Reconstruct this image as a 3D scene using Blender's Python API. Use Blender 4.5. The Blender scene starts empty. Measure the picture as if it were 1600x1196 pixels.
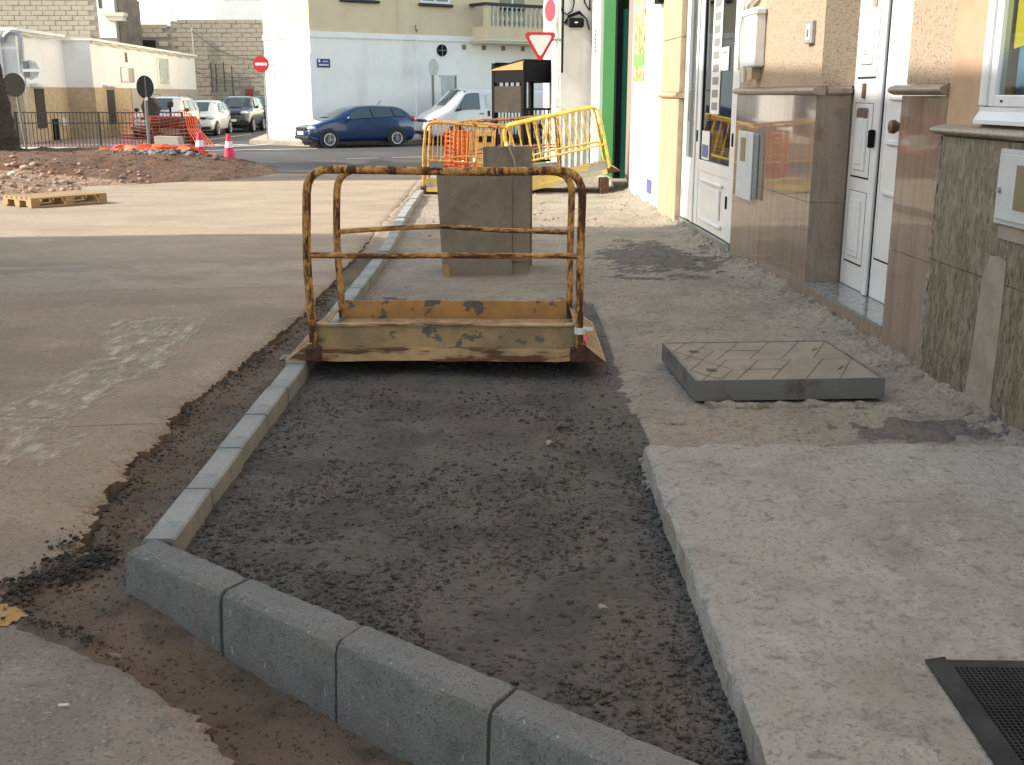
import bpy, bmesh, math, random
import numpy as np
from mathutils import Vector, Matrix
random.seed(7)
R = math.radians
S = bpy.context.scene
COL = S.collection

# ------------------------------------------------------------------ camera, light, exposure
cam_d = bpy.data.cameras.new('camera'); cam = bpy.data.objects.new('camera', cam_d); COL.objects.link(cam)
cam.location = (0, 0, 1.5); cam.rotation_euler = (R(90-14.693), 0, 0)
cam_d.sensor_fit = 'HORIZONTAL'; cam_d.sensor_width = 36; cam_d.lens = 36*1720/1600
cam_d.clip_end = 4000; cam_d.clip_start = 0.05
S.camera = cam
SUN_AZ = Vector((-0.991, -0.131)); SUN_EL = R(34)
W = bpy.data.worlds.new('World'); S.world = W; W.use_nodes = True
wn = W.node_tree; wn.nodes.clear()
sky = wn.nodes.new('ShaderNodeTexSky'); sky.sky_type = 'NISHITA'; sky.sun_disc = False
sky.sun_elevation = SUN_EL; sky.sun_rotation = math.atan2(SUN_AZ.x, SUN_AZ.y)
sky.air_density = 1.0; sky.dust_density = 1.3; sky.altitude = 600; sky.ozone_density = 1.0
bgn = wn.nodes.new('ShaderNodeBackground'); bgn.inputs[1].default_value = 0.15
won = wn.nodes.new('ShaderNodeOutputWorld')
wb = wn.nodes.new('ShaderNodeMix'); wb.data_type = 'RGBA'; wb.blend_type = 'MULTIPLY'; wb.inputs[0].default_value = 1.0; wb.inputs[7].default_value = (1.20, 1.02, .77, 1)
wn.links.new(sky.outputs[0], wb.inputs[6]); wn.links.new(wb.outputs[2], bgn.inputs[0]); wn.links.new(bgn.outputs[0], won.inputs[0])
sl = bpy.data.lights.new('sun', 'SUN'); sl.energy = 2.05; sl.angle = R(0.53); sl.color = (1.0, 0.92, 0.79)
so = bpy.data.objects.new('sun', sl); COL.objects.link(so); so.location = (-20, -5, 30)
trav = Vector((-SUN_AZ.x*math.cos(SUN_EL), -SUN_AZ.y*math.cos(SUN_EL), -math.sin(SUN_EL)))
so.rotation_euler = trav.to_track_quat('-Z', 'Y').to_euler()
S.view_settings.view_transform = 'Standard'; S.view_settings.look = 'None'
S.view_settings.exposure = 1.68; S.view_settings.gamma = 1.0; S.view_settings.use_curve_mapping = False
S.render.engine = 'CYCLES'

# ------------------------------------------------------------------ materials
def _mask(nt, co, L):
    st = L.get('st', (1, 1, 1)); N = nt.nodes
    mp = N.new('ShaderNodeMapping'); mp.inputs['Scale'].default_value = st
    mp.inputs['Location'].default_value = L.get('loc', (0, 0, 0)); nt.links.new(co, mp.inputs['Vector'])
    if L.get('t') == 'vor':
        tx = N.new('ShaderNodeTexVoronoi'); tx.inputs['Scale'].default_value = L['s']; out = tx.outputs['Distance']
    elif L.get('t') == 'voredge':
        tx = N.new('ShaderNodeTexVoronoi'); tx.feature = 'DISTANCE_TO_EDGE'; tx.inputs['Scale'].default_value = L['s']; out = tx.outputs['Distance']
    else:
        tx = N.new('ShaderNodeTexNoise'); tx.inputs['Scale'].default_value = L['s']
        tx.inputs['Detail'].default_value = L.get('det', 5); tx.inputs['Roughness'].default_value = L.get('r', .6)
        tx.inputs['Distortion'].default_value = L.get('dist', 0); out = tx.outputs[0]
    nt.links.new(mp.outputs[0], tx.inputs['Vector'])
    mr = N.new('ShaderNodeMapRange'); mr.interpolation_type = 'SMOOTHSTEP'
    mr.inputs[1].default_value = L.get('lo', .4); mr.inputs[2].default_value = L.get('hi', .6)
    mr.inputs[3].default_value = L.get('a', 0.); mr.inputs[4].default_value = L.get('b', 1.)
    nt.links.new(out, mr.inputs[0]); return mr.outputs[0]
MATS = {}
def mat(name, base, rough=.8, layers=(), bumps=(), metal=0., spec=.5, coat=0., alpha=None, roughlayer=None):
    m = bpy.data.materials.new(name); m.use_nodes = True; nt = m.node_tree; N = nt.nodes
    p = N['Principled BSDF']; tc = N.new('ShaderNodeTexCoord'); co = tc.outputs['Object']
    p.inputs['Roughness'].default_value = rough; p.inputs['Metallic'].default_value = metal
    p.inputs['Specular IOR Level'].default_value = spec; p.inputs['Coat Weight'].default_value = coat
    p.inputs['Coat Roughness'].default_value = .04
    p.inputs['Base Color'].default_value = (*base, 1); cur = None
    for L in layers:
        f = _mask(nt, co, L); mx = N.new('ShaderNodeMix'); mx.data_type = 'RGBA'
        nt.links.new(f, mx.inputs[0])
        if cur is None: mx.inputs[6].default_value = (*base, 1)
        else: nt.links.new(cur, mx.inputs[6])
        mx.inputs[7].default_value = (*L['c'], 1); cur = mx.outputs[2]
    if cur is not None: nt.links.new(cur, p.inputs['Base Color'])
    prev = None
    for B in bumps:
        f = _mask(nt, co, dict(lo=0., hi=1., **B) if 'lo' not in B else B)
        b = N.new('ShaderNodeBump'); b.inputs['Strength'].default_value = B.get('k', .5); b.inputs['Distance'].default_value = B.get('d', .01)
        nt.links.new(f, b.inputs['Height'])
        if prev is not None: nt.links.new(prev, b.inputs['Normal'])
        prev = b.outputs[0]
    if prev is not None: nt.links.new(prev, p.inputs['Normal'])
    if roughlayer: nt.links.new(_mask(nt, co, roughlayer), p.inputs['Roughness'])
    if alpha:
        f = _mask(nt, co, alpha); nt.links.new(f, p.inputs['Alpha'])
    MATS[name] = m; return m
def glassmat(name, tint=(.8, .86, .84), ior=1.5):
    m = bpy.data.materials.new(name); m.use_nodes = True; nt = m.node_tree; N = nt.nodes
    N.remove(N['Principled BSDF']); out = N['Material Output']
    t = N.new('ShaderNodeBsdfTransparent'); t.inputs[0].default_value = (*tint, 1)
    g = N.new('ShaderNodeBsdfGlossy'); g.inputs['Roughness'].default_value = .02
    fr = N.new('ShaderNodeLayerWeight'); fr.inputs[0].default_value = .5
    pw = N.new('ShaderNodeMath'); pw.operation = 'POWER'; pw.inputs[1].default_value = 4.0; nt.links.new(fr.outputs['Facing'], pw.inputs[0])
    ma = N.new('ShaderNodeMath'); ma.operation = 'MULTIPLY_ADD'; ma.inputs[1].default_value = .9; ma.inputs[2].default_value = .02*ior; nt.links.new(pw.outputs[0], ma.inputs[0])
    mx = N.new('ShaderNodeMixShader'); nt.links.new(ma.outputs[0], mx.inputs[0])
    nt.links.new(t.outputs[0], mx.inputs[1]); nt.links.new(g.outputs[0], mx.inputs[2]); nt.links.new(mx.outputs[0], out.inputs[0])
    MATS[name] = m; return m

mat('road_concrete', (.36, .275, .195), .9, [
    dict(c=(.255, .205, .155), s=.8, lo=.42, hi=.62, st=(1, 1.3, 1), b=.75, det=8), dict(c=(.45, .355, .26), s=2.1, lo=.5, hi=.7, b=.6, det=9, r=.7),
    dict(c=(.35, .205, .135), s=.5, lo=.5, hi=.7, b=.65, loc=(3, 1, 0), det=8), dict(c=(.20, .16, .125), s=11, lo=.5, hi=.7, b=.6, det=9, r=.8), dict(c=(.13, .105, .082), s=55, lo=.52, hi=.66, b=.65, det=5), dict(c=(.52, .44, .34), s=48, lo=.6, hi=.72, b=.6, det=5, loc=(3, 7, 1))],
    [dict(s=14, k=.4, d=.02), dict(s=60, k=.6, d=.007, det=5)])
mat('road_grey', (.285, .242, .198), .9, [
    dict(c=(.215, .182, .15), s=.9, lo=.42, hi=.62, b=.8, det=8), dict(c=(.35, .305, .255), s=3.1, lo=.5, hi=.7, b=.6, det=9, r=.7), dict(c=(.155, .13, .108), s=11, lo=.5, hi=.68, b=.65, det=9, r=.8), dict(c=(.10, .086, .072), s=70, lo=.52, hi=.66, b=.7, det=5), dict(c=(.48, .43, .36), s=60, lo=.6, hi=.7, b=.65, det=5, loc=(3, 7, 1))],
    [dict(s=14, k=.5, d=.02), dict(s=70, k=.7, d=.007, det=5)])
mat('road_patch', (.37, .295, .22), .9, [
    dict(c=(.25, .195, .15), s=1.3, lo=.45, hi=.65, st=(.9, 1.2, 1), b=.8, det=8), dict(c=(.47, .37, .275), s=2.6, lo=.5, hi=.72, b=.6), dict(c=(.22, .18, .145), s=12, lo=.54, hi=.7, b=.55, det=8), dict(c=(.13, .11, .09), s=95, lo=.53, hi=.7, b=.5, det=3)],
    [dict(s=10, k=.3, d=.02), dict(s=95, k=.4, d=.006, det=3)])
mat('road_far', (.335, .265, .19), .9, [
    dict(c=(.26, .205, .15), s=.8, lo=.4, hi=.65, st=(.8, 1.4, 1), b=.8, det=8), dict(c=(.385, .31, .23), s=1.6, lo=.5, hi=.7, st=(.8, 1.3, 1), b=.7, det=9), dict(c=(.24, .18, .13), s=8, lo=.54, hi=.7, b=.5, det=8), dict(c=(.17, .135, .1), s=60, lo=.55, hi=.72, b=.45, det=3)],
    [dict(s=9, k=.3, d=.03), dict(s=80, k=.4, d=.006, det=3)])
mat('asphalt', (.055, .054, .055), .85, [
    dict(c=(.085, .08, .075), s=.35, lo=.4, hi=.65, st=(1, 3, 1)), dict(c=(.12, .09, .07), s=.25, lo=.52, hi=.7, b=.6, loc=(5, 2, 0)), dict(c=(.03, .03, .03), s=160, lo=.5, hi=.7, b=.5, det=2)],
    [dict(s=160, k=.4, d=.006, det=2)])
mat('dusty_asphalt', (.13, .095, .07), .9, [
    dict(c=(.075, .065, .058), s=.45, lo=.42, hi=.6, st=(.6, 2.4, 1)), dict(c=(.2, .14, .095), s=.7, lo=.55, hi=.72, b=.7), dict(c=(.04, .035, .03), s=150, lo=.5, hi=.7, b=.4, det=2)],
    [dict(s=12, k=.3, d=.03), dict(s=150, k=.4, d=.006, det=2)])
mat('earth', (.14, .11, .085), .95, [dict(c=(.2, .16, .12), s=.05, lo=.4, hi=.6)], [])
mat('soil', (.13, .095, .065), .95, [
    dict(c=(.18, .13, .09), s=2.2, lo=.42, hi=.64), dict(c=(.066, .05, .038), s=5, lo=.52, hi=.68, b=.7), dict(c=(.19, .15, .12), s=70, lo=.66, hi=.74, b=.6, det=3), dict(c=(.05, .04, .03), s=190, lo=.55, hi=.7, b=.5, det=2)],
    [dict(s=50, k=.5, d=.012, det=6), dict(s=210, k=.5, d=.004, det=3)])
mat('gravel', (.145, .134, .115), .92, [
    dict(c=(.078, .073, .065), s=2.6, lo=.42, hi=.62, b=.75), dict(c=(.12, .108, .096), s=1.3, lo=.54, hi=.72, b=.75, loc=(2, 5, 0)), dict(c=(.13, .10, .074), s=1.1, lo=.52, hi=.7, b=.6, loc=(.8, .2, 0), det=8),
    dict(c=(.03, .028, .025), s=42, lo=.53, hi=.66, b=.85, det=6, st=(.7, 1.3, 1)), dict(c=(.17, .16, .145), s=150, lo=.66, hi=.74, b=.5, det=2)],
    [dict(s=60, k=.8, d=.016, det=6), dict(s=190, k=.6, d=.006, det=3)])
mat('gravel_clod', (.105, .098, .086), .92, [dict(c=(.06, .057, .051), s=30, lo=.4, hi=.6), dict(c=(.13, .112, .09), s=9, lo=.55, hi=.7, b=.7)], [dict(s=160, k=.6, d=.004)])
mat('asphalt_crumb', (.042, .036, .03), .9, [dict(c=(.10, .078, .058), s=7, lo=.46, hi=.62)], [dict(s=120, k=.6, d=.005)])
mat('rough_concrete', (.37, .318, .25), .93, [
    dict(c=(.265, .228, .182), s=1.6, lo=.42, hi=.62, b=.8), dict(c=(.37, .315, .255), s=3.2, lo=.5, hi=.68, b=.7, st=(.7, 1.6, 1)), dict(c=(.16, .142, .12), s=13, lo=.52, hi=.68, b=.55, st=(.8, 1.3, 1), dist=.4, det=8), dict(c=(.27, .18, .135), s=1.9, lo=.6, hi=.75, b=.6), dict(c=(.10, .088, .074), s=38, lo=.51, hi=.66, b=.7, det=7, r=.75, st=(.8, 1.4, 1)), dict(c=(.46, .41, .34), s=34, lo=.57, hi=.70, b=.65, det=7, r=.75, st=(.8, 1.4, 1), loc=(5, 1, 0)), dict(c=(.08, .07, .06), s=90, lo=.58, hi=.70, b=.6, det=4)],
    [dict(s=22, k=.8, d=.025, det=8), dict(s=80, k=.7, d=.008, det=4)])
mat('rough_dark', (.175, .155, .128), .93, [dict(c=(.13, .122, .112), s=7, lo=.45, hi=.65), dict(c=(.075, .068, .058), s=40, lo=.52, hi=.66, b=.7)], [dict(s=30, k=.8, d=.02, det=7), dict(s=130, k=.6, d=.006)])
mat('stamped_concrete', (.35, .33, .29), .88, [
    dict(c=(.255, .23, .197), s=2.2, lo=.45, hi=.66, b=.75), dict(c=(.44, .415, .37), s=5, lo=.5, hi=.7, b=.6, dist=.6), dict(c=(.115, .107, .098), s=14, lo=.52, hi=.68, b=.65, dist=.7, det=9, r=.7), dict(c=(.16, .146, .13), s=4.4, lo=.60, hi=.76, b=.6, det=8, st=(1, 1.3, 1)), dict(c=(.12, .112, .10), s=75, lo=.52, hi=.68, b=.6, det=4), dict(c=(.40, .38, .345), s=60, lo=.6, hi=.72, b=.5, det=4, loc=(3, 2, 1))],
    [dict(s=16, k=.55, d=.014, dist=1.2, det=7), dict(s=75, k=.5, d=.005, det=4)])
mat('kerb_stone', (.26, .28, .272), .85, [
    dict(c=(.33, .34, .322), s=4, lo=.42, hi=.64), dict(c=(.155, .17, .172), s=11, lo=.54, hi=.7, b=.6), dict(c=(.30, .27, .225), s=2.3, lo=.6, hi=.74, b=.6, loc=(1, 3, 2)), dict(c=(.13, .138, .132), s=120, lo=.53, hi=.68, b=.6, det=4), dict(c=(.46, .47, .46), s=18, lo=.70, hi=.73, b=.6, st=(2.6, 2.6, .8), det=2)],
    [dict(s=40, k=.25, d=.006), dict(s=240, k=.45, d=.003, det=2)])
mat('kerb_corner', (.17, .173, .165), .88, [
    dict(c=(.195, .197, .188), s=4, lo=.42, hi=.64, det=8), dict(c=(.11, .114, .11), s=11, lo=.52, hi=.7, b=.6, det=8), dict(c=(.24, .205, .16), s=3.3, lo=.54, hi=.72, b=.65, loc=(1, 3, 2), det=9), dict(c=(.29, .285, .265), s=24, lo=.54, hi=.7, b=.5, det=8, r=.75), dict(c=(.06, .062, .06), s=120, lo=.52, hi=.66, b=.65, det=4), dict(c=(.36, .36, .34), s=100, lo=.62, hi=.72, b=.6, det=4, loc=(4, 1, 2)), dict(c=(.42, .42, .40), s=18, lo=.67, hi=.71, b=.7, st=(2.6, 2.6, .8), det=3)],
    [dict(s=30, k=.35, d=.008, det=6), dict(s=120, k=.7, d=.004, det=4)])
mat('joint_dark', (.045, .05, .05), .95)
mat('mortar', (.28, .26, .22), .95, [dict(c=(.2, .18, .15), s=15, lo=.4, hi=.6)], [dict(s=40, k=.6, d=.01)])
RUST = (.085, .030, .013)
mat('rusty_tube', (.58, .33, .10), .75, [
    dict(c=(.36, .17, .05), s=30, lo=.42, hi=.62, det=5), dict(c=RUST, s=16, lo=.47, hi=.57, det=7, r=.75, st=(1, 1, .25)), dict(c=(.045, .018, .01), s=24, lo=.55, hi=.68, det=6, st=(1, 1, .3))],
    [dict(s=60, k=.5, d=.004)])
mat('rusty_bar', (.58, .33, .10), .75, [
    dict(c=(.36, .17, .05), s=30, lo=.42, hi=.62, det=5), dict(c=RUST, s=16, lo=.46, hi=.56, det=7, r=.75, st=(.2, 1, 1)), dict(c=(.045, .018, .01), s=24, lo=.54, hi=.68, det=6, st=(.3, 1, 1))],
    [dict(s=60, k=.5, d=.004)])
mat('orange_board', (.47, .265, .085), .7, [dict(c=(.38, .215, .075), s=7, lo=.4, hi=.62), dict(c=(.12, .115, .105), s=8.5, lo=.585, hi=.6, det=4, st=(1, 1, 1.4)), dict(c=RUST, s=30, lo=.66, hi=.7, b=.8)], [dict(s=8.5, lo=.58, hi=.61, k=.25, d=.004, det=4)])
mat('ochre_board', (.39, .28, .14), .65, [dict(c=(.27, .20, .115), s=5, lo=.4, hi=.64), dict(c=(.115, .115, .11), s=8.5, lo=.585, hi=.6, det=5, st=(1, 1, 1.3), loc=(4, 2, 1)), dict(c=(.22, .165, .10), s=16, lo=.5, hi=.68, b=.6, det=7), dict(c=(.10, .05, .022), s=22, lo=.62, hi=.68, b=.7)], [dict(s=9, k=.2, d=.006)])
mat('ochre_beam', (.52, .36, .18), .72, [dict(c=(.38, .27, .14), s=6, lo=.4, hi=.64), dict(c=(.10, .045, .02), s=11, lo=.46, hi=.58, det=7, st=(.3, 1, 1.6), b=.95)], [dict(s=20, k=.3, d=.006)])
mat('flap_plate', (.44, .30, .18), .8, [dict(c=(.32, .2, .11), s=9, lo=.4, hi=.6), dict(c=(.18, .08, .035), s=14, lo=.58, hi=.7, b=.8)], [dict(s=40, k=.3, d=.004)])
mat('old_rust', (.06, .028, .017), .85, [dict(c=(.11, .05, .025), s=25, lo=.45, hi=.65)], [dict(s=70, k=.6, d=.004)])
mat('yellow_tube', (.72, .50, .085), .55, [dict(c=(.55, .36, .07), s=12, lo=.45, hi=.65), dict(c=(.24, .11, .035), s=24, lo=.6, hi=.68, det=6)], [dict(s=50, k=.3, d=.003)])
mat('amber_tube', (.50, .27, .055), .6, [dict(c=(.36, .18, .05), s=12, lo=.45, hi=.65), dict(c=RUST, s=18, lo=.56, hi=.66, det=6)], [dict(s=50, k=.3, d=.003)])
mat('brown_tube', (.33, .155, .05), .7, [dict(c=RUST, s=14, lo=.48, hi=.62, det=6)], [dict(s=50, k=.3, d=.003)])
mat('yellow_board', (.66, .50, .16), .6, [dict(c=(.36, .36, .33), s=5, lo=.5, hi=.53, det=5, st=(.7, 1, 1)), dict(c=(.5, .38, .13), s=9, lo=.5, hi=.7, b=.6)])
mat('white_tape', (.7, .74, .76), .5); mat('red_paint', (.55, .012, .015), .5)
mat('cement_box', (.265, .222, .17), .9, [dict(c=(.20, .168, .128), s=3.2, lo=.42, hi=.62), dict(c=(.32, .27, .21), s=6, lo=.52, hi=.7, b=.6), dict(c=(.13, .115, .095), s=40, lo=.58, hi=.7, b=.5)], [dict(s=18, k=.3, d=.01), dict(s=130, k=.3, d=.003)])
mat('rope', (.42, .37, .3), .9)
mat('cover_steel', (.155, .155, .146), .6, [dict(c=(.17, .165, .15), s=9, lo=.45, hi=.65), dict(c=(.25, .26, .27), s=16, lo=.62, hi=.72, b=.7), dict(c=(.09, .055, .05), s=4, lo=.5, hi=.65, b=.8)], [dict(s=50, k=.3, d=.004)])
mat('cover_lid', (.29, .245, .185), .85, [dict(c=(.235, .2, .152), s=5, lo=.42, hi=.62), dict(c=(.30, .255, .2), s=3, lo=.55, hi=.7, b=.5), dict(c=(.1, .085, .07), s=120, lo=.6, hi=.72, b=.4)], [dict(s=120, k=.3, d=.002)])
mat('groove', (.085, .072, .058), .95)
mat('rubber', (.013, .013, .014), .75, [dict(c=(.03, .03, .03), s=6, lo=.45, hi=.65)], [dict(s=90, k=.3, d=.003)])
mat('pink_granite', (.27, .205, .155), .035, [
    dict(c=(.215, .158, .12), s=4, lo=.4, hi=.65, st=(1, 2.6, .13), det=6), dict(c=(.33, .265, .21), s=6, lo=.5, hi=.72, st=(1, 3, .12), b=.6), dict(c=(.165, .118, .09), s=20, lo=.54, hi=.7, st=(1, 2.0, .2), b=.6, det=6), dict(c=(.33, .26, .205), s=130, lo=.52, hi=.64, b=.5, det=3), dict(c=(.14, .1, .08), s=110, lo=.56, hi=.68, b=.5, det=3, loc=(2, 2, 2))],
    [dict(s=1.6, k=.012, d=.02)], spec=.7)
mat('dark_granite_trim', (.16, .105, .08), .25, [dict(c=(.10, .07, .055), s=20, lo=.4, hi=.6)])
mat('step_marble', (.25, .265, .255), .12, [dict(c=(.17, .185, .18), s=14, lo=.42, hi=.6), dict(c=(.33, .345, .33), s=40, lo=.55, hi=.65, b=.7)], spec=.5)
mat('green_granite', (.215, .19, .135), .42, [
    dict(c=(.13, .112, .08), s=16, lo=.42, hi=.58, st=(1, 1.6, .5), det=6), dict(c=(.05, .045, .035), s=42, lo=.53, hi=.62, st=(1, 1.5, .45), det=5), dict(c=(.34, .31, .235), s=50, lo=.58, hi=.68, st=(1, 1.4, .5), b=.8, loc=(4, 1, 2))],
    [dict(s=45, k=.12, d=.003)])
mat('speckle_ledge', (.34, .29, .225), .4, [dict(c=(.17, .14, .105), s=60, lo=.5, hi=.62), dict(c=(.42, .37, .3), s=30, lo=.6, hi=.7)])
mat('smooth_ledge', (.30, .225, .175), .3, [dict(c=(.24, .175, .135), s=14, lo=.45, hi=.65)])
mat('speckle_stucco', (.43, .335, .24), .95, [dict(c=(.20, .14, .095), s=75, lo=.54, hi=.64, det=3, b=.85), dict(c=(.52, .43, .33), s=50, lo=.58, hi=.68, b=.6, loc=(2, 0, 1))], [dict(s=75, k=.8, d=.006, det=3)])
mat('peach_plaster', (.50, .345, .23), .92, [dict(c=(.45, .30, .195), s=3, lo=.4, hi=.65)], [dict(s=90, k=.12, d=.003)])
mat('cement_patch', (.31, .27, .225), .92, [dict(c=(.26, .225, .185), s=7, lo=.42, hi=.64), dict(c=(.36, .325, .28), s=20, lo=.58, hi=.7, b=.6)], [dict(s=50, k=.25, d=.004)])
mat('white_metal', (.72, .74, .75), .32, [dict(c=(.66, .68, .69), s=3, lo=.4, hi=.65)])
mat('white_plastic', (.70, .71, .69), .5, [dict(c=(.60, .61, .58), s=5, lo=.5, hi=.7)])
mat('grey_white_box', (.52, .56, .58), .5, [dict(c=(.45, .48, .5), s=6, lo=.45, hi=.68)], [dict(s=60, k=.1, d=.002)])
mat('box_pane', (.20, .165, .085), .35); mat('black', (.008, .008, .009), .7, spec=.12); mat('dark_gap', (.01, .01, .011), .9)
mat('bronze', (.10, .062, .045), .35, metal=.6); mat('label_tan', (.40, .33, .24), .5); mat('label_brown', (.12, .085, .07), .4)
mat('steel', (.42, .43, .43), .35, metal=.9); mat('galvanised', (.40, .41, .42), .45, [dict(c=(.3, .31, .32), s=9, lo=.4, hi=.65)], metal=.55)
glassmat('clear_glass'); glassmat('tint_glass', (.55, .6, .6), 1.6)
mat('poster_yellow', (.80, .60, .005), .5); mat('poster_blue', (.12, .30, .55), .5, [dict(c=(.02, .06, .16), s=2, lo=.5, hi=.6, st=(1, 1, 3))])
mat('room_dark', (.05, .047, .045), .9); mat('room_mid', (.22, .2, .17), .9)
mat('paper', (.68, .68, .64), .7); mat('print_grey', (.22, .23, .23), .7); mat('print_blue', (.1, .12, .3), .6)
mat('beige_stone', (.50, .38, .25), .6, [dict(c=(.42, .31, .2), s=4, lo=.42, hi=.64), dict(c=(.35, .26, .17), s=60, lo=.55, hi=.7, b=.4)], [dict(s=30, k=.15, d=.004)])
mat('white_paint', (.86, .85, .82), .85, [dict(c=(.82, .81, .775), s=1.2, lo=.42, hi=.66), dict(c=(.66, .63, .57), s=.8, lo=.55, hi=.76, b=.55, st=(1, 1, .22), det=8)], [dict(s=60, k=.1, d=.004)])
mat('pale_green', (.60, .67, .62), .5); mat('green_paint', (.006, .115, .017), .5, spec=.3); mat('teal_paint', (.008, .20, .135), .45)
mat('taupe', (.26, .2, .17), .85); mat('grey_wall', (.56, .56, .55), .88, [dict(c=(.48, .48, .47), s=1.5, lo=.4, hi=.65)], [dict(s=40, k=.15, d=.005)])
mat('fruit_poster', (.50, .24, .08), .6, [dict(c=(.75, .62, .32), s=5, lo=.45, hi=.55), dict(c=(.10, .24, .07), s=4, lo=.55, hi=.6, loc=(1, 4, 2)), dict(c=(.45, .10, .03), s=6, lo=.6, hi=.66, loc=(5, 1, 0))])
mat('poster_green', (.16, .33, .10), .6)
mat('beige_facade', (.68, .56, .385), .9, [dict(c=(.63, .51, .345), s=.8, lo=.42, hi=.66)], [dict(s=30, k=.1, d=.006)])
mat('cream_trim', (.62, .58, .48), .85); mat('dark_trim', (.025, .025, .025), .6); mat('dark_glass', (.018, .022, .025), .06, spec=.7)
mat('sign_blue', (.012, .035, .17), .45); mat('sign_white', (.75, .75, .74), .45); mat('sign_red', (.58, .02, .025), .45)
mat('sign_back', (.035, .035, .032), .7, spec=.2); mat('pole_grey', (.20, .2, .195), .5, metal=.5)
mat('far_block', (.50, .435, .34), .95, [dict(c=(.40, .345, .265), s=.9, lo=.4, hi=.64), dict(c=(.60, .54, .44), s=2.2, lo=.52, hi=.7, b=.7), dict(c=(.27, .22, .165), s=.5, lo=.6, hi=.74, b=.6)], [dict(s=14, k=.4, d=.02)])
mat('far_block_light', (.47, .42, .34), .95, [dict(c=(.38, .33, .265), s=1.2, lo=.4, hi=.64)], [dict(s=14, k=.4, d=.02)])
mat('panel_stone', (.26, .21, .155), .95, [dict(c=(.19, .15, .11), s=1.2, lo=.4, hi=.6)])
mat('far_mortar', (.36, .32, .26), .95, [dict(c=(.28, .245, .195), s=1.0, lo=.4, hi=.64)])
def brickmat(name, c1, c2, mo, sc):
    m = mat(name, c1, .9); nt = m.node_tree; b = nt.nodes.new('ShaderNodeTexBrick'); p = nt.nodes['Principled BSDF']
    tc = nt.nodes.new('ShaderNodeTexCoord'); mp = nt.nodes.new('ShaderNodeMapping'); mp.inputs['Rotation'].default_value = (R(90), 0, R(90))
    b.inputs['Color1'].default_value = (*c1, 1); b.inputs['Color2'].default_value = (*c2, 1); b.inputs['Mortar'].default_value = (*mo, 1)
    b.inputs['Scale'].default_value = sc; b.inputs['Mortar Size'].default_value = .012
    # brick runs along wall: use (horizontal run, z)
    cx = nt.nodes.new('ShaderNodeSeparateXYZ'); cc = nt.nodes.new('ShaderNodeCombineXYZ'); ad = nt.nodes.new('ShaderNodeMath'); ad.operation = 'ADD'
    nt.links.new(tc.outputs['Object'], cx.inputs[0]); nt.links.new(cx.outputs[0], ad.inputs[0]); nt.links.new(cx.outputs[1], ad.inputs[1])
    nt.links.new(ad.outputs[0], cc.inputs[0]); nt.links.new(cx.outputs[2], cc.inputs[1]); nt.links.new(cc.outputs[0], b.inputs['Vector'])
    nt.links.new(b.outputs[0], p.inputs['Base Color']); nt.nodes.remove(mp)
brickmat('brick_cladding', (.56, .43, .27), (.44, .33, .20), (.48, .39, .27), 2.2)
mat('grey_beige', (.43, .39, .33), .9)
mat('net_orange', (.62, .07, .008), .55); mat('cone_pink', (.68, .02, .10), .5); mat('cone_red', (.5, .012, .02), .5)
mat('pallet_wood', (.42, .28, .14), .85, [dict(c=(.32, .2, .095), s=5, lo=.4, hi=.64, st=(.3, 2, 2)), dict(c=(.5, .36, .2), s=9, lo=.55, hi=.7, st=(.3, 2, 2), b=.6)])
mat('mound_soil', (.14, .068, .036), .97, [dict(c=(.145, .09, .058), s=1.1, lo=.42, hi=.64), dict(c=(.065, .04, .027), s=3.5, lo=.5, hi=.68, b=.7), dict(c=(.24, .175, .12), s=14, lo=.64, hi=.74, b=.6)], [dict(s=9, k=.8, d=.06, det=7), dict(s=40, k=.5, d=.02)])
mat('rubble_soil', (.34, .21, .14), .97, [dict(c=(.22, .15, .105), s=2.2, lo=.42, hi=.62), dict(c=(.42, .32, .23), s=5, lo=.54, hi=.7, b=.7)], [dict(s=12, k=.7, d=.05)])
mat('rubble_rock', (.40, .28, .205), .95, [dict(c=(.28, .18, .13), s=1.4, lo=.42, hi=.6), dict(c=(.55, .52, .46), s=1.8, lo=.58, hi=.66, loc=(3, 1, 2))], [dict(s=14, k=.5, d=.02)])
mat('grey_rock', (.2, .19, .18), .95, [dict(c=(.08, .075, .07), s=2.5, lo=.45, hi=.6), dict(c=(.36, .35, .33), s=3, lo=.58, hi=.7)], [dict(s=14, k=.5, d=.02)])
mat('pale_stone', (.36, .32, .27), .95, [dict(c=(.25, .22, .185), s=25, lo=.4, hi=.62)], [dict(s=60, k=.5, d=.006)])
mat('concrete_block', (.42, .39, .34), .95, [dict(c=(.36, .33, .29), s=4, lo=.4, hi=.6)])
mat('pavement_pink', (.33, .22, .185), .9, [dict(c=(.27, .18, .15), s=1.5, lo=.4, hi=.6)])
mat('pavement_pale', (.38, .33, .27), .9, [dict(c=(.3, .26, .215), s=1.5, lo=.4, hi=.6)])
mat('road_paint', (.62, .61, .57), .85, [dict(c=(.45, .43, .38), s=6, lo=.4, hi=.6)])
mat('worn_paint', (.66, .575, .45), .9, [dict(c=(.46, .385, .285), s=9, lo=.4, hi=.6)], [dict(s=60, k=.4, d=.006, det=5)], alpha=dict(s=6, lo=.38, hi=.62, det=9, r=.78, st=(2.0, .55, 1), b=.8))
mat('worn_yellow', (.45, .28, .09), .9, [dict(c=(.5, .34, .14), s=20, lo=.5, hi=.7)], alpha=dict(s=14, lo=.3, hi=.42, det=7, r=.7, b=.9))
mat('palm_bark', (.075, .055, .042), .95, [dict(c=(.045, .034, .026), s=7, lo=.4, hi=.6, st=(1, 1, 3))], [dict(s=10, k=.8, d=.05, st=(1, 1, 2))])
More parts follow.
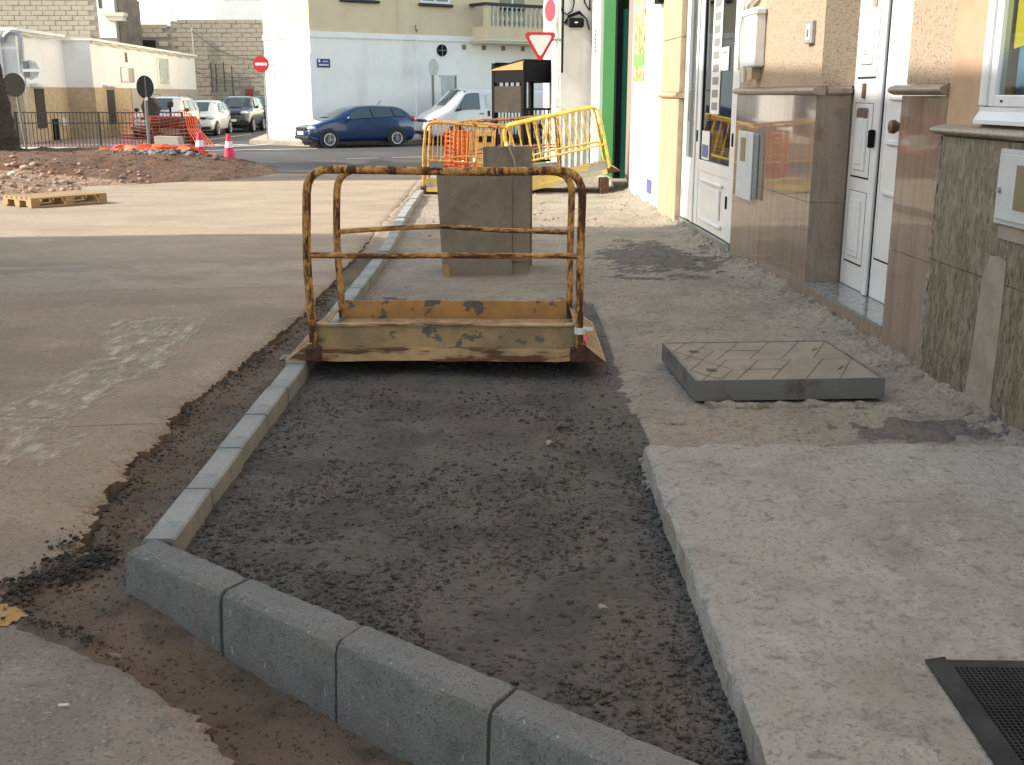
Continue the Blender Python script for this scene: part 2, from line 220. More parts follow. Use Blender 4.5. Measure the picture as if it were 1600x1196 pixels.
mat('palm_leaf', (.05, .09, .028), .6)
mat('car_blue', (.006, .035, .115), .25, coat=1., metal=.35); mat('car_white', (.70, .71, .70), .28, coat=.8); mat('car_black', (.018, .021, .026), .25, coat=1.)
mat('car_navy', (.02, .045, .10), .25, coat=1., metal=.3); mat('car_cream', (.66, .645, .58), .3, coat=.8)
mat('car_glass', (.055, .075, .075), .05, spec=.9); mat('tyre', (.016, .016, .017), .8); mat('rim', (.62, .63, .64), .4, metal=.2)
mat('lamp_glass', (.62, .64, .66), .1, spec=.8); mat('lamp_amber', (.7, .17, .02), .25); mat('lamp_red', (.35, .01, .015), .25); mat('trim_black', (.02, .02, .021), .6); mat('trim_grey', (.14, .14, .145), .6)
mat('machine_red', (.13, .016, .013), .6, [dict(c=(.07, .012, .01), s=5, lo=.4, hi=.6)]); mat('bucket_brown', (.04, .028, .022), .8)
mat('panel_brown', (.036, .026, .018), .8, [dict(c=(.026, .019, .014), s=3.5, lo=.42, hi=.62), dict(c=(.06, .04, .024), s=6, lo=.58, hi=.7, b=.6)])
mat('tan_board', (.40, .225, .085), .6); mat('box_wood', (.50, .31, .10), .7); mat('litter_pink', (.6, .03, .06), .5); mat('filter', (.62, .25, .06), .7)
mat('picture', (.42, .5, .48), .7, [dict(c=(.62, .58, .4), s=2.2, lo=.5, hi=.58), dict(c=(.2, .33, .4), s=3, lo=.55, hi=.65, loc=(1, 2, 3))])
mat('shutter_red', (.28, .03, .025), .7); mat('roof_tile', (.30, .14, .08), .9)

# ------------------------------------------------------------------ mesh helpers
class MB:
    def __init__(s): s.v = []; s.f = []
    def add(s, vs, fs):
        o = len(s.v); s.v += [tuple(v) for v in vs]; s.f += [tuple(i+o for i in f) for f in fs]; return s
    def box(s, x0, x1, y0, y1, z0, z1, bev=0.):
        if bev <= 0:
            return s.add([(x0,y0,z0),(x1,y0,z0),(x1,y1,z0),(x0,y1,z0),(x0,y0,z1),(x1,y0,z1),(x1,y1,z1),(x0,y1,z1)],
                [(3,2,1,0),(4,5,6,7),(0,1,5,4),(1,2,6,5),(2,3,7,6),(3,0,4,7)])
        bm = bmesh.new(); bmesh.ops.create_cube(bm, size=1)
        for v in bm.verts: v.co = Vector(((x0+x1)/2+v.co.x*(x1-x0), (y0+y1)/2+v.co.y*(y1-y0), (z0+z1)/2+v.co.z*(z1-z0)))
        bmesh.ops.bevel(bm, geom=list(bm.edges), offset=bev, segments=1, affect='EDGES', profile=.5)
        bm.verts.index_update(); vs = [v.co[:] for v in bm.verts]; fs = [[v.index for v in f.verts] for f in bm.faces]; bm.free()
        return s.add(vs, fs)
    def prism(s, poly, axis, a, b):
        # poly 2D extruded along axis: 'x' -> (y,z), 'y' -> (x,z), 'z' -> (x,y)
        def P(p, t): return {'x': (t, p[0], p[1]), 'y': (p[0], t, p[1]), 'z': (p[0], p[1], t)}[axis]
        n = len(poly); vs = [P(p, a) for p in poly]+[P(p, b) for p in poly]
        return s.add(vs, [tuple(range(n-1, -1, -1)), tuple(range(n, 2*n))]+[(i, (i+1) % n, n+(i+1) % n, n+i) for i in range(n)])
    def tube(s, pts, r, n=8, cap=True):
        pts = [Vector(p) for p in pts]; rs = r if hasattr(r, '__len__') else [r]*len(pts)
        up = None; rings = []
        for i, p in enumerate(pts):
            t = (pts[min(i+1, len(pts)-1)]-pts[max(i-1, 0)]).normalized()
            if up is None: up = t.orthogonal().normalized()
            up = (up-t*up.dot(t)).normalized(); b = t.cross(up)
            rings.append([p+(up*math.cos(2*math.pi*k/n)+b*math.sin(2*math.pi*k/n))*rs[i] for k in range(n)])
        vs = [v for ring in rings for v in ring]; fs = []
        for i in range(len(pts)-1):
            for k in range(n): fs.append((i*n+k, i*n+(k+1) % n, (i+1)*n+(k+1) % n, (i+1)*n+k))
        if cap: fs += [tuple(range(n-1, -1, -1)), tuple(range((len(pts)-1)*n, len(pts)*n))]
        return s.add(vs, fs)
    def lathe(s, prof, c=(0,0,0), axis='z', n=16, cap=True):
        vs = []; fs = []
        for r, h in prof:
            for k in range(n):
                a = 2*math.pi*k/n; u, w = r*math.cos(a), r*math.sin(a)
                q = {'z': (u, w, h), 'y': (w, h, u), 'x': (h, u, w)}[axis]; vs.append((c[0]+q[0], c[1]+q[1], c[2]+q[2]))
        for i in range(len(prof)-1):
            for k in range(n): fs.append((i*n+k, i*n+(k+1) % n, (i+1)*n+(k+1) % n, (i+1)*n+k))
        if cap: fs += [tuple(range(n-1, -1, -1)), tuple(range((len(prof)-1)*n, len(prof)*n))]
        return s.add(vs, fs)
    def quad(s, a, b, c, d): return s.add([a, b, c, d], [(0, 1, 2, 3)])
    def mesh(s, name, m, smooth=False):
        me = bpy.data.meshes.new(name); me.from_pydata(s.v, [], s.f); me.materials.append(MATS[m])
        if smooth:
            me.polygons.foreach_set('use_smooth', [True]*len(me.polygons))
        me.update(); bm = bmesh.new(); bm.from_mesh(me); bmesh.ops.recalc_face_normals(bm, faces=bm.faces); bm.to_mesh(me); bm.free()
        return me
    def build(s, name, m, parent=None, smooth=False, sharp=None):
        me = s.mesh(name, m, smooth); o = link(name, me, parent)
        if smooth:
            try: me.set_sharp_from_angle(angle=R(sharp or 40))
            except Exception: pass
        return o
def link(name, data, parent=None):
    o = bpy.data.objects.new(name, data); COL.objects.link(o); o.parent = parent; return o
def tag(o, label=None, cat=None, group=None, kind=None):
    for k, v in (('label', label), ('category', cat), ('group', group), ('kind', kind)):
        if v: o[k] = v
    return o
def root(name, label, cat, loc=(0,0,0), rz=0., group=None):
    o = link(name, None); o.location = loc; o.rotation_euler = (0, 0, rz); return tag(o, label, cat, group)
def copy_tree(o, parent=None):
    c = o.copy(); COL.objects.link(c); c.parent = parent
    for ch in list(o.children): copy_tree(ch, c)
    return c
def struct(o): o['kind'] = 'structure'; return o

# numpy value noise
def _h(ix, iy, sd):
    n = (ix.astype(np.int64)*374761393 + iy.astype(np.int64)*668265263 + sd*974634777) & 0x7fffffff
    n = ((n ^ (n >> 13))*1274126177) & 0x7fffffff
    return ((n ^ (n >> 16)) & 0xffff)/65535.
def vn(x, y, sd=0):
    ix, iy = np.floor(x), np.floor(y); fx, fy = x-ix, y-iy; fx = fx*fx*(3-2*fx); fy = fy*fy*(3-2*fy)
    a, b, c, d = _h(ix, iy, sd), _h(ix+1, iy, sd), _h(ix, iy+1, sd), _h(ix+1, iy+1, sd)
    return (a*(1-fx)+b*fx)*(1-fy)+(c*(1-fx)+d*fx)*fy
def fbm(x, y, s, oct=4, sd=0, g=.5):
    t = 0; a = 1.; n = 0
    for i in range(oct): t = t+a*vn(x*s+17.3*i, y*s-9.1*i, sd+i); n += a; a *= g; s *= 2.03
    return t/n
def field(name, xs, ys, zf, m, parent=None, wrap=None, skirt=0., smat=None):
    # grid surface; wrap(u,v)->(X,Y) lets edges follow kerbs
    X, Y = np.meshgrid(xs, ys)
    if wrap: X, Y = wrap(X, Y)
    Z = zf(X, Y); ny, nx = X.shape
    co = np.stack([X, Y, Z], -1).reshape(-1, 3)
    i = (np.arange(ny-1)[:, None]*nx+np.arange(nx-1)[None, :]).reshape(-1)
    F = np.stack([i, i+1, i+nx+1, i+nx], -1)
    if skirt > 0:
        ring = np.concatenate([np.arange(nx), np.arange(1, ny)*nx+nx-1, (ny-1)*nx+np.arange(nx-2, -1, -1), np.arange(ny-2, 0, -1)*nx])
        o = len(co); low = co[ring].copy(); low[:, 2] -= skirt; co = np.concatenate([co, low]); k = len(ring); j = np.arange(k); j2 = (j+1) % k
        F = np.concatenate([F, np.stack([ring[j], o+j, o+j2, ring[j2]], -1)])
    me = bpy.data.meshes.new(name); me.vertices.add(len(co)); me.vertices.foreach_set('co', co.reshape(-1))
    me.loops.add(F.size); me.loops.foreach_set('vertex_index', F.reshape(-1).astype(np.int32))
    me.polygons.add(len(F)); me.polygons.foreach_set('loop_start', np.arange(0, F.size, 4, dtype=np.int32)); me.polygons.foreach_set('loop_total', np.full(len(F), 4, dtype=np.int32))
    me.polygons.foreach_set('use_smooth', np.ones(len(F), dtype=bool)); me.update(calc_edges=True); me.validate()
    try: me.set_sharp_from_angle(angle=R(55))
    except Exception: pass
    me.materials.append(MATS[m])
    if smat:
        me.materials.append(MATS[smat]); mi = np.zeros(len(me.polygons), dtype=np.int32); mi[(ny-1)*(nx-1):] = 1; me.polygons.foreach_set('material_index', mi)
    return link(name, me, parent)
def rock_proto(seed, sub=1):
    rnd = random.Random(seed); bm = bmesh.new(); bmesh.ops.create_icosphere(bm, subdivisions=sub, radius=1)
    sx, sy, sz = rnd.uniform(.7, 1.2), rnd.uniform(.5, .9), rnd.uniform(.35, .65)
    for v in bm.verts:
        k = rnd.uniform(.55, 1.2); v.co = Vector((v.co.x*sx*k, v.co.y*sy*k, v.co.z*sz*k))
    bm.verts.index_update(); vs = np.array([v.co[:] for v in bm.verts]); fs = np.array([[v.index for v in f.verts] for f in bm.faces]); bm.free(); return vs, fs
PROTO = [rock_proto(i) for i in range(8)]
PROTO0 = []
for i in range(8):      # cheap 8-triangle chips
    rnd = random.Random(50+i); v = np.array([(1,0,0),(-1,0,0),(0,1,0),(0,-1,0),(0,0,.7),(0,0,-.7)], float)*np.array([[rnd.uniform(.6,1.2)] for _ in range(6)])
    PROTO0.append((v, np.array([(0,2,4),(2,1,4),(1,3,4),(3,0,4),(2,0,5),(1,2,5),(3,1,5),(0,3,5)])))
def scatter(name, pts, m, parent=None, proto=PROTO):
    # pts: list of (x,y,z,size)
    V = []; F = []; o = 0
    for (x, y, z, s) in pts:
        vs, fs = random.choice(proto); q = np.array(Matrix.Rotation(random.uniform(0, 6.283), 3, 'Z') @ Matrix.Rotation(random.gauss(0, .6), 3, 'X'))*s
        P = vs @ q.T; P += (x, y, z)
        V.append(P); F.append(fs+o); o += len(vs)
    V = np.concatenate(V); F = np.concatenate(F)
    me = bpy.data.meshes.new(name); me.vertices.add(len(V)); me.vertices.foreach_set('co', V.reshape(-1))
    me.loops.add(F.size); me.loops.foreach_set('vertex_index', F.reshape(-1).astype(np.int32))
    me.polygons.add(len(F)); me.polygons.foreach_set('loop_start', np.arange(0, F.size, 3, dtype=np.int32)); me.polygons.foreach_set('loop_total', np.full(len(F), 3, dtype=np.int32))
    me.update(calc_edges=True); me.validate(); me.materials.append(MATS[m]); o_ = link(name, me, parent); o_['kind'] = 'stuff'; return o_

# ================================================================== GROUND
def zr(Y): return -.06-.24*np.clip((np.asarray(Y, float)-12)/15, 0, 1)
g = MB(); g.quad((-900,-300,-.5),(900,-300,-.5),(900,1500,-.5),(-900,1500,-.5)); struct(g.build('ground', 'earth'))
EY = [0.5, 1.2, 2.1, 2.325, 2.665, 2.82, 3.013, 3.10, 3.17, 3.25, 3.4, 3.55, 4.05, 4.6, 5.1, 5.3, 5.65, 6.8, 8.2, 11.4, 15.3, 19.6, 24]
EX = [.1, -.1, -.6, -.769, -1.02, -1.17, -1.424, -1.56, -1.64, -1.66, -1.58, -1.54, -1.63, -1.69, -1.66, -1.73, -1.70, -1.62, -1.55, -1.59, -1.67, -1.8, -1.95]
def edge(Y):
    Y = np.asarray(Y, float); e = np.interp(Y, EY, EX)
    near = np.clip((7.5-Y)/3, .35, 1)
    return e+near*(.09*(fbm(Y, Y*0+3.3, 4.5, 3, 5)-.5)+.07*(fbm(Y, Y*0+8.1, 17, 3, 9)-.5)+.05*(fbm(Y, Y*0+2.7, 60, 2, 19)-.5))
road = struct(link('road', None))
def slab(t0, t1, m, dz=0., step=.010, thick=.11):
    n = max(3, int((t1-t0)/step)); gp = .0005 if abs(t0-3.12) < .01 or abs(t0-.6) < .01 else .0018; gq = .0005 if abs(t1-3.12) < .01 or abs(t1-.6) < .01 else .0018; ts = np.linspace(t0+gp, t1-gq, n)
    us = 1-np.linspace(1, 0, 56)**3.2
    def wrap(U, T):
        xr = edge(T); X = -16+(xr+16)*U; Y = T+.14*(X+1.69); return X, Y
    def zf(X, Y):
        T = Y-.14*(X+1.69); d = edge(T)-X
        crumble = np.clip(1-d/.09, 0, 1)**1.3*.05*fbm(X, Y, 14, 4, 21)**1.4+np.clip(1-d/.02, 0, 1)*.012*fbm(X, Y, 50, 2, 22)
        return zr(Y)+dz+.006*(fbm(X, Y, .9, 3, 2)-.5)+.004*(fbm(X, Y, 9, 2, 3)-.5)-crumble
    return field('concrete_slab', us, ts, zf, m, road, wrap, skirt=thick, smat='soil')
slab(.6, 3.12, 'road_grey'); slab(3.12, 5.16, 'road_concrete', .001); slab(5.16, 5.92, 'road_concrete', .002); slab(5.92, 9.15, 'road_concrete', .001)
slab(9.15, 10.6, 'road_patch', .001, .03); slab(10.6, 23.4, 'road_far', 0, .06)
slab(-6, .6, 'road_grey', -.001, .2)
# asphalt crossing
xs = np.concatenate([np.linspace(-70, -20, 12), np.linspace(-18, 12, 40), np.linspace(14, 60, 10)])
struct(field('dusty_street', xs, np.linspace(20, 30, 60), lambda X, Y: zr(Y)-.022-.09*np.clip((23.6-Y)/1.2, 0, 1), 'dusty_asphalt'))
struct(field('street', xs, np.linspace(26.5, 120, 60), lambda X, Y: zr(Y)-.008-.0*X, 'asphalt', wrap=lambda X, Y: (X, Y+np.where(Y < 28, .06*X+.5*np.sin(X*.7), 0))))
# trench along the kerb
def ztr(X, Y):
    d = X-edge(Y)
    z = zr(Y)-.078+.05*(fbm(X, Y, 1.3, 3, 11)-.5)+.016*(fbm(X, Y, 11, 3, 12)-.5)+.013*(fbm(X, Y, 42, 3, 13)-.5)+.02*(np.abs(fbm(X, Y, 5, 4, 16)-.5)-.1)
    z += .07*np.clip(1-np.abs(d-.03)/.12, 0, 1)*fbm(X, Y, 9, 4, 14)**1.2+.012*np.clip(1-np.abs(d-.03)/.16, 0, 1)*(fbm(X, Y, 55, 2, 15)-.3)      # loose crumbs banked against the broken edge
    z += .075*np.exp(-((X+1.25)/.42)**2-((Y-3.2)/.5)**2)+.035*np.clip(1-np.abs(X+1.25)/.3, 0, 1)*np.clip((Y-3.5)/.5, 0, 1)-.02*np.clip(X+.9, 0, 1)
    return np.where(d < -.12, z-.07, z)
struct(field('trench', np.linspace(-2.1, 1.2, 230), np.concatenate([np.linspace(.9, 7.5, 500), np.linspace(7.53, 11.2, 100)]), ztr, 'soil'))
struct(field('sand_strip', np.linspace(-2.4, -1.1, 40), np.linspace(11.15, 24, 200), lambda X, Y: ztr(X, Y)+.004+.03*np.clip((Y-11.3)/2, 0, 1), 'road_far'))
# gravel bed inside the kerb
def klo(X): return 3.36-.797*(X+1.17)
def zgr(X, Y):
    edge_r = np.clip((X-.36)/.18, 0, 1)
    z = -.005+.045*(fbm(X, Y, 2.1, 4, 31)-.5)+.022*np.abs(fbm(X, Y, 16, 3, 32)-.5)+.014*(fbm(X, Y, 38, 3, 33)-.4)
    m = np.clip((fbm(X, Y, 1.7, 3, 41)-.42)*6, 0, 1)
    z += m*.014*(fbm(X, Y, 62, 2, 34)-.3)
    return z+edge_r*np.where(Y < 4.6, -.012, .012)*fbm(X, Y, 3, 2, 35)-.02*np.clip((Y-7.6)/.8, 0, 1)
def wg(U, V): return U, (klo(U)-.06)+(8.6-klo(U)+.06)*V
struct(field('gravel_bed', np.linspace(-1.16, .6, 250), np.linspace(0, 1, 520)**1.45, zgr, 'gravel', wrap=wg))
# bare ground and old mortar beside the wall
WX = lambda Y: 2.462-.0377*Y
def zro(X, Y):
    dw = WX(Y)-X
    z = .012+.03*(fbm(X, Y, 1.6, 3, 51)-.5)+.034*np.abs(fbm(X, Y*1.5, 9, 5, 52, .6)-.5)+.016*(fbm(X, Y, 26, 4, 53, .65)-.5)
    z += np.clip(1-dw/.30, 0, 1)**1.2*(.11*fbm(X, Y, 6, 5, 54, .62)**1.5+.10*np.abs(fbm(X, Y, 13, 4, 55, .6)-.5))+.03*np.clip((fbm(X, Y, 3.2, 4, 57)-.55)*4, 0, 1)*np.abs(fbm(X, Y, 18, 3, 58)-.5)
    e = np.clip((.66-X)/.14, 0, 1)
    return z-.035*e*(Y < 8)
struct(field('pavement_base', np.linspace(0, 1, 210), np.linspace(4.1, 9.0, 420), zro, 'rough_concrete', wrap=lambda U, Y: ((.53+.05*(fbm(Y*0+2, Y, 6, 3, 61)-.5))*(1-U)+(WX(Y)+.06)*U, Y)))
def zdf(X, Y):
    return zro(np.maximum(X, .8), Y)-.012-.03*np.clip((8.4-Y)/.8, 0, 1)+.02*(fbm(X, Y, 2.5, 3, 71)-.5)
struct(field('bare_pavement', np.linspace(0, 1, 150), np.linspace(7.7, 22.6, 420), zdf, 'rough_concrete', wrap=lambda U, Y: ((-1.14-.055*np.clip(Y-10, 0, 7))*(1-U)+(WX(Y)+.06)*U, Y)))
struct(field('mortar_spill', np.linspace(.35, 2.15, 150), np.linspace(8.6, 12.2, 240), lambda X, Y: zdf(X, Y)+.026*(1-((X-1.35)/.8)**2-((Y-10.3)/1.5)**2)-.014+.05*(fbm(X, Y*1.6, 3.5, 5, 77, .62)-.5)+.02*(fbm(X, Y, 22, 3, 79)-.5), 'rough_dark'))
struct(field('dark_spill', np.linspace(1.25, 2.3, 90), np.linspace(4.4, 5.2, 80), lambda X, Y: zro(X, Y)+.022*(1-((X-1.85)/.45)**2-((Y-4.78)/.25)**2)-.012+.05*(fbm(X, Y, 9, 5, 78, .62)-.5), 'rough_dark'))
# stamped concrete slab
def zst(X, Y):
    e = np.minimum(X-(.55+0*Y), 4.36-Y)
    z = .10+.007*(fbm(X, Y, 3, 3, 81)-.5)+.007*np.abs(fbm(X*1., Y, 9, 4, 82)-.5)-.003*(fbm(X, Y, 30, 3, 83) > .6)
    return z-np.clip(1-e/.03, 0, 1)**2*.014-np.clip(1-e/.07, 0, 1)*.022*np.clip((fbm(X, Y, 7, 3, 84)-.5)*5, 0, 1)
def wst(U, V):
    Y = .8+3.56*V; xl = .548+.016*(fbm(Y*0, Y, 5, 5, 85, .65)-.5)+.015*np.clip((2.8-Y), 0, 1.5)
    X = xl*(1-U)+(WX(Y)+.02)*U; return X, Y+V*.05*(fbm(X, X*0, 6, 5, 86, .65)-.5)
struct(field('pavement_slab', np.linspace(0, 1, 240), np.linspace(0, 1, 420), zst, 'stamped_concrete', wrap=wst, skirt=.16))
# loose stuff
pts = []
for i in range(15000):
    x = random.uniform(-1.1, .55); y = klo(x)+.06+random.random()**1.6*4.6
    if fbm(np.array([x]), np.array([y]), 1.7, 3, 41)[0] < .5 and random.random() < .85: continue
    s = random.choice((.003, .004, .004, .005, .006, .008, .013)); pts.append((x, y, float(zgr(np.array(x), np.array(y)))+s*.25, s))
for i in range(1100):
    y = random.uniform(2.2, 4.4); x = .565-random.random()**1.6*.13+.015*max(0, 2.8-y); s = .003+.009*random.random()**1.7; pts.append((x, y, float(zgr(np.array(x), np.array(y)))+s*.4, s))
tag(scatter('gravel_chips', pts, 'gravel_clod', None), 'dark loose gravel chips covering the unfinished pavement bed', 'gravel')
pts = []
for i in range(3600):
    t = random.uniform(2.9, 9.5); dens = .45+.55*float(fbm(np.array([t]), np.array([1.]), 2.2, 3, 44)[0] > .48)
    if random.random() > dens: continue
    e_ = float(edge(t)); x = e_+random.gauss(.035, .035); s = .003+.010*random.random()**2.5
    if x < e_: continue
    pts.append((x, t, float(ztr(np.array(x), np.array(t)))+s*.3, s))
for i in range(1500):
    y = random.gauss(3.48, .15); x = float(edge(y))+random.gauss(.045, .05); s = .003+.013*random.random()**2
    zt = float(ztr(np.array(x), np.array(y))) if x > float(edge(y)) else float(zr(y)); pts.append((x, y, zt+s*.3+random.uniform(0, .01), s))
for i in range(300):
    y = random.uniform(2.3, 3.1); e_ = float(edge(y)); x = e_+abs(random.gauss(0, .03)); s = random.uniform(.003, .007); pts.append((x, y, float(ztr(np.array(x), np.array(y)))+s*.3, s))
tag(scatter('asphalt_crumbs', pts, 'asphalt_crumb', None), 'black asphalt crumbs along the broken edge of the road', 'rubble')
pts = []
for i in range(5200):
    y = 1.9+random.random()**1.4*7; x = random.uniform(float(edge(y)), min(-1.2, 5) if y > 3.3 else klo(-1.0)*0+(3.30-y)/.797-1.2)
    s = random.choice((.003, .004, .005, .008)); pts.append((x, y, float(ztr(np.array(x), np.array(y)))+s*.2, s))
tag(scatter('soil_grains', pts, 'soil', None, PROTO0), 'brown grit lying in the trench beside the kerb', 'grit')
pts = []
for i in range(420):
    y = random.uniform(4.4, 11.5); d = random.random()**2*.4; x = WX(y)-d; s = random.uniform(.004, .012) if random.random() < .85 else random.uniform(.012, .035)
    pts.append((x, y, float(zro(np.array(x), np.array(y)))-s*.15, s))
for i in range(500):
    y = random.uniform(4.45, 9); x = random.uniform(.6, 2.0); s = random.choice((.003, .004, .005, .010)); pts.append((x, y, float(zro(np.array(x), np.array(y)))+s*.2, s))
for i in range(500):
    y = random.uniform(12, 21); x = random.uniform(-1.0, 1.7); s = random.choice((.008, .01, .014, .03)); pts.append((x, y, float(zdf(np.array(x), np.array(y)))+s*.1, s))
tag(scatter('mortar_rubble', pts, 'rough_concrete', None), 'crumbled mortar lying along the foot of the house walls', 'rubble')
def stone(label, x, y, z, s, m='pale_stone', seed=3):
    vs, fs = rock_proto(seed, 2); b = MB(); b.add(vs*s, [tuple(f) for f in fs]); o = b.build('stone', m, None, True, 30); o.location = (x, y, z); o.rotation_euler.z = seed
    tag(o, label, 'stone', 'loose stones')
stone('pale fist sized stone in the trench left of the rusty footbridge', -1.42, 6.75, -.115, .055, seed=3)
stone('pale stone on the dark gravel in front of the rusty footbridge', .16, 4.62, .015, .026, seed=4)
stone('brown grey lump on the gravel just behind the pale stone', .235, 4.84, .02, .034, 'gravel_clod', 5)
stone('small rounded stone by the edge of the stamped concrete slab', .27, 3.02, .012, .014, seed=6)

# kerbs
kerb = struct(link('kerb', None))
kp = [(-1.22, 3.365), (-1.222, 3.85), (-1.224, 4.335), (-1.226, 4.82), (-1.227, 5.305), (-1.228, 5.79), (-1.23, 6.275), (-1.232, 6.76), (-1.235, 7.245), (-1.238, 7.73), (-1.24, 8.215), (-1.242, 8.70), (-1.243, 9.185), (-1.245, 9.67), (-1.248, 10.155), (-1.26, 10.64), (-1.278, 11.125), (-1.30, 11.61), (-1.325, 12.095), (-1.345, 12.58), (-1.365, 13.065), (-1.385, 13.55), (-1.40, 14.035), (-1.413, 14.52), (-1.424, 15.005), (-1.433, 15.49), (-1.44, 15.975), (-1.446, 16.46), (-1.452, 16.945)]
prof = [(0, -.26), (.108, -.26), (.108, .083), (.101, .09), (.012, .09), (0, .078)]
long_me = MB().prism(prof, 'y', 0, .469).mesh('kerb_stone', 'kerb_stone')
for i in range(len(kp)-1):
    (x0, y0), (x1, y1) = kp[i], kp[i+1]; o = link('kerb_stone', long_me, kerb); o.location = (x0+random.uniform(-.003, .003), y0+.008, random.uniform(-.006, .006)); o.rotation_euler.z = math.atan2(-(x1-x0), y1-y0)+random.uniform(-.004, .004)
    j = MB().box(.010, .098, -.009, .009, -.2, .070).build('joint', 'joint_dark', kerb); j.location = (x0, y0, 0)
fd = Vector((.783, -.622)); fr_ = math.atan2(fd.y, fd.x)
prof2 = [(.0, -.3), (-.124, -.3), (-.111, .050), (-.104, .071), (-.087, .085), (-.006, .092), (0, .086)]
def front_mesh(L, cut=0):
    # loft with gentle irregularities
    b = MB(); n = 25; vs = []; fs = []; k = len(prof2)
    for i in range(n):
        t = i/(n-1); ed = .006 if i in (0, n-1) else 0.
        x = t*L
        for j, (y, z) in enumerate(prof2):
            jx = random.uniform(-.0018, .0018); yy = y+jx; zz = z+random.uniform(-.0018, .0018)-(.006 if random.random() < .06 and j > 2 else 0)
            if i in (0, n-1) and 1 < j: zz -= .004; yy += .003 if y < -.1 else 0
            vs.append((x+(-y*cut if i == 0 else 0), yy, zz))
    for i in range(n-1):
        for j in range(k): fs.append((i*k+j, i*k+(j+1) % k, (i+1)*k+(j+1) % k, (i+1)*k+j))
    fs += [tuple(range(k)), tuple(range((n-1)*k, n*k))[::-1]]
    return b.add(vs, fs)
t = 0.; lens = (.478, .482, .522, .60)
for i, L in enumerate(lens):
    c = Vector((-1.172, 3.365))+fd*t
    o = front_mesh(L, -.08 if i == 0 else 0).build('kerb_stone', 'kerb_corner', kerb, True, 24); o.location = (c.x, c.y, random.uniform(-.003, .003)); o.rotation_euler = (random.uniform(-.006, .006), 0, fr_+random.uniform(-.006, .006))
    if i:
        j = MB().prism([(p[0]*.93-.003, p[1]*.93-.004) for p in prof2], 'x', -.016, .004).build('joint', 'joint_dark', kerb); j.location = (c.x, c.y, 0); j.rotation_euler.z = fr_
    t += L+.012
pts = []
for i in range(60):
    q = Vector((-1.172, 3.365))+fd*(1.50+random.gauss(0, .05))+Vector((-.622, -.783))*(.135+random.uniform(0, .02)); pts.append((q.x, q.y, -.15+random.uniform(0, .05), random.uniform(.006, .014)))
scatter('mortar_lump', pts, 'mortar', kerb)

# paint left on the old road
def sheet(name, poly, m, label=None, dz=.004, parent=None, n=1):
    b = MB(); b.add([(x, y, float(zr(y))+dz) for x, y in poly], [tuple(range(len(poly)))]); o = b.build(name, m, parent)
    return struct(o) if parent is None else o
def zslab(X, Y): return zr(Y)+.006*(fbm(X, Y, .9, 3, 2)-.5)+.004*(fbm(X, Y, 9, 2, 3)-.5)
def paint(poly, m, dz=.0035, st=.03):
    P_ = np.array(poly); x0, y0 = P_.min(0); x1, y1 = P_.max(0); b = MB(); idx = {}
    def inside(x, y):
        c = False; n = len(poly)
        for i in range(n):
            (xa, ya), (xb, yb) = poly[i], poly[i-1]
            if (ya > y) != (yb > y) and x < (xb-xa)*(y-ya)/(yb-ya)+xa: c = not c
        return c
    vx = lambda a, c: idx.setdefault((a, c), len(idx))
    fs = []
    for a in range(int((x1-x0)/st)+1):
        for c in range(int((y1-y0)/st)+1):
            if inside(x0+(a+.5)*st, y0+(c+.5)*st): fs.append((vx(a, c), vx(a+1, c), vx(a+1, c+1), vx(a, c+1)))
    co = sorted(idx, key=idx.get); xs_ = np.array([x0+a*st for a, c in co]); ys_ = np.array([y0+c*st for a, c in co]); zs_ = zslab(xs_, ys_)+dz
    b.add(list(zip(xs_.tolist(), ys_.tolist(), zs_.tolist())), fs); struct(b.build('road_marking', m, None, True))
paint([(-2.0, 4.50), (-1.97, 4.9), (-2.22, 5.20), (-2.62, 5.28), (-2.7, 4.95), (-2.3, 4.5)], 'worn_paint'); paint([(-2.62, 5.3), (-2.2, 5.22), (-2.05, 6.3), (-2.18, 7.78), (-2.82, 7.74), (-2.75, 7.2), (-2.5, 6.6)], 'worn_paint', .0055)
paint([(-1.9, 3.04), (-1.53, 3.035), (-1.50, 3.1), (-1.58, 3.19), (-1.9, 3.2)], 'worn_yellow', st=.015)
for (x0, y0, x1, y1, w) in ((-4.75, 32.2, -3.9, 32.5, .12), (-3.5, 32.75, -2.6, 33.05, .12), (-10.6, 36.6, -6.6, 38.1, .3), (-9.9, 39.6, -8.9, 41.6, .35), (-10.8, 39.5, -9.8, 41.5, .35), (-11.7, 39.4, -10.7, 41.4, .35), (-12.4, 44, -12.0, 52, .12)):
    d = Vector((x1-x0, y1-y0)).normalized(); q = Vector((-d.y, d.x))*w/2
    sheet('road_marking', [(x0-q.x, y0-q.y), (x1-q.x, y1-q.y), (x1+q.x, y1+q.y), (x0+q.x, y0+q.y)], 'road_paint', dz=.004)

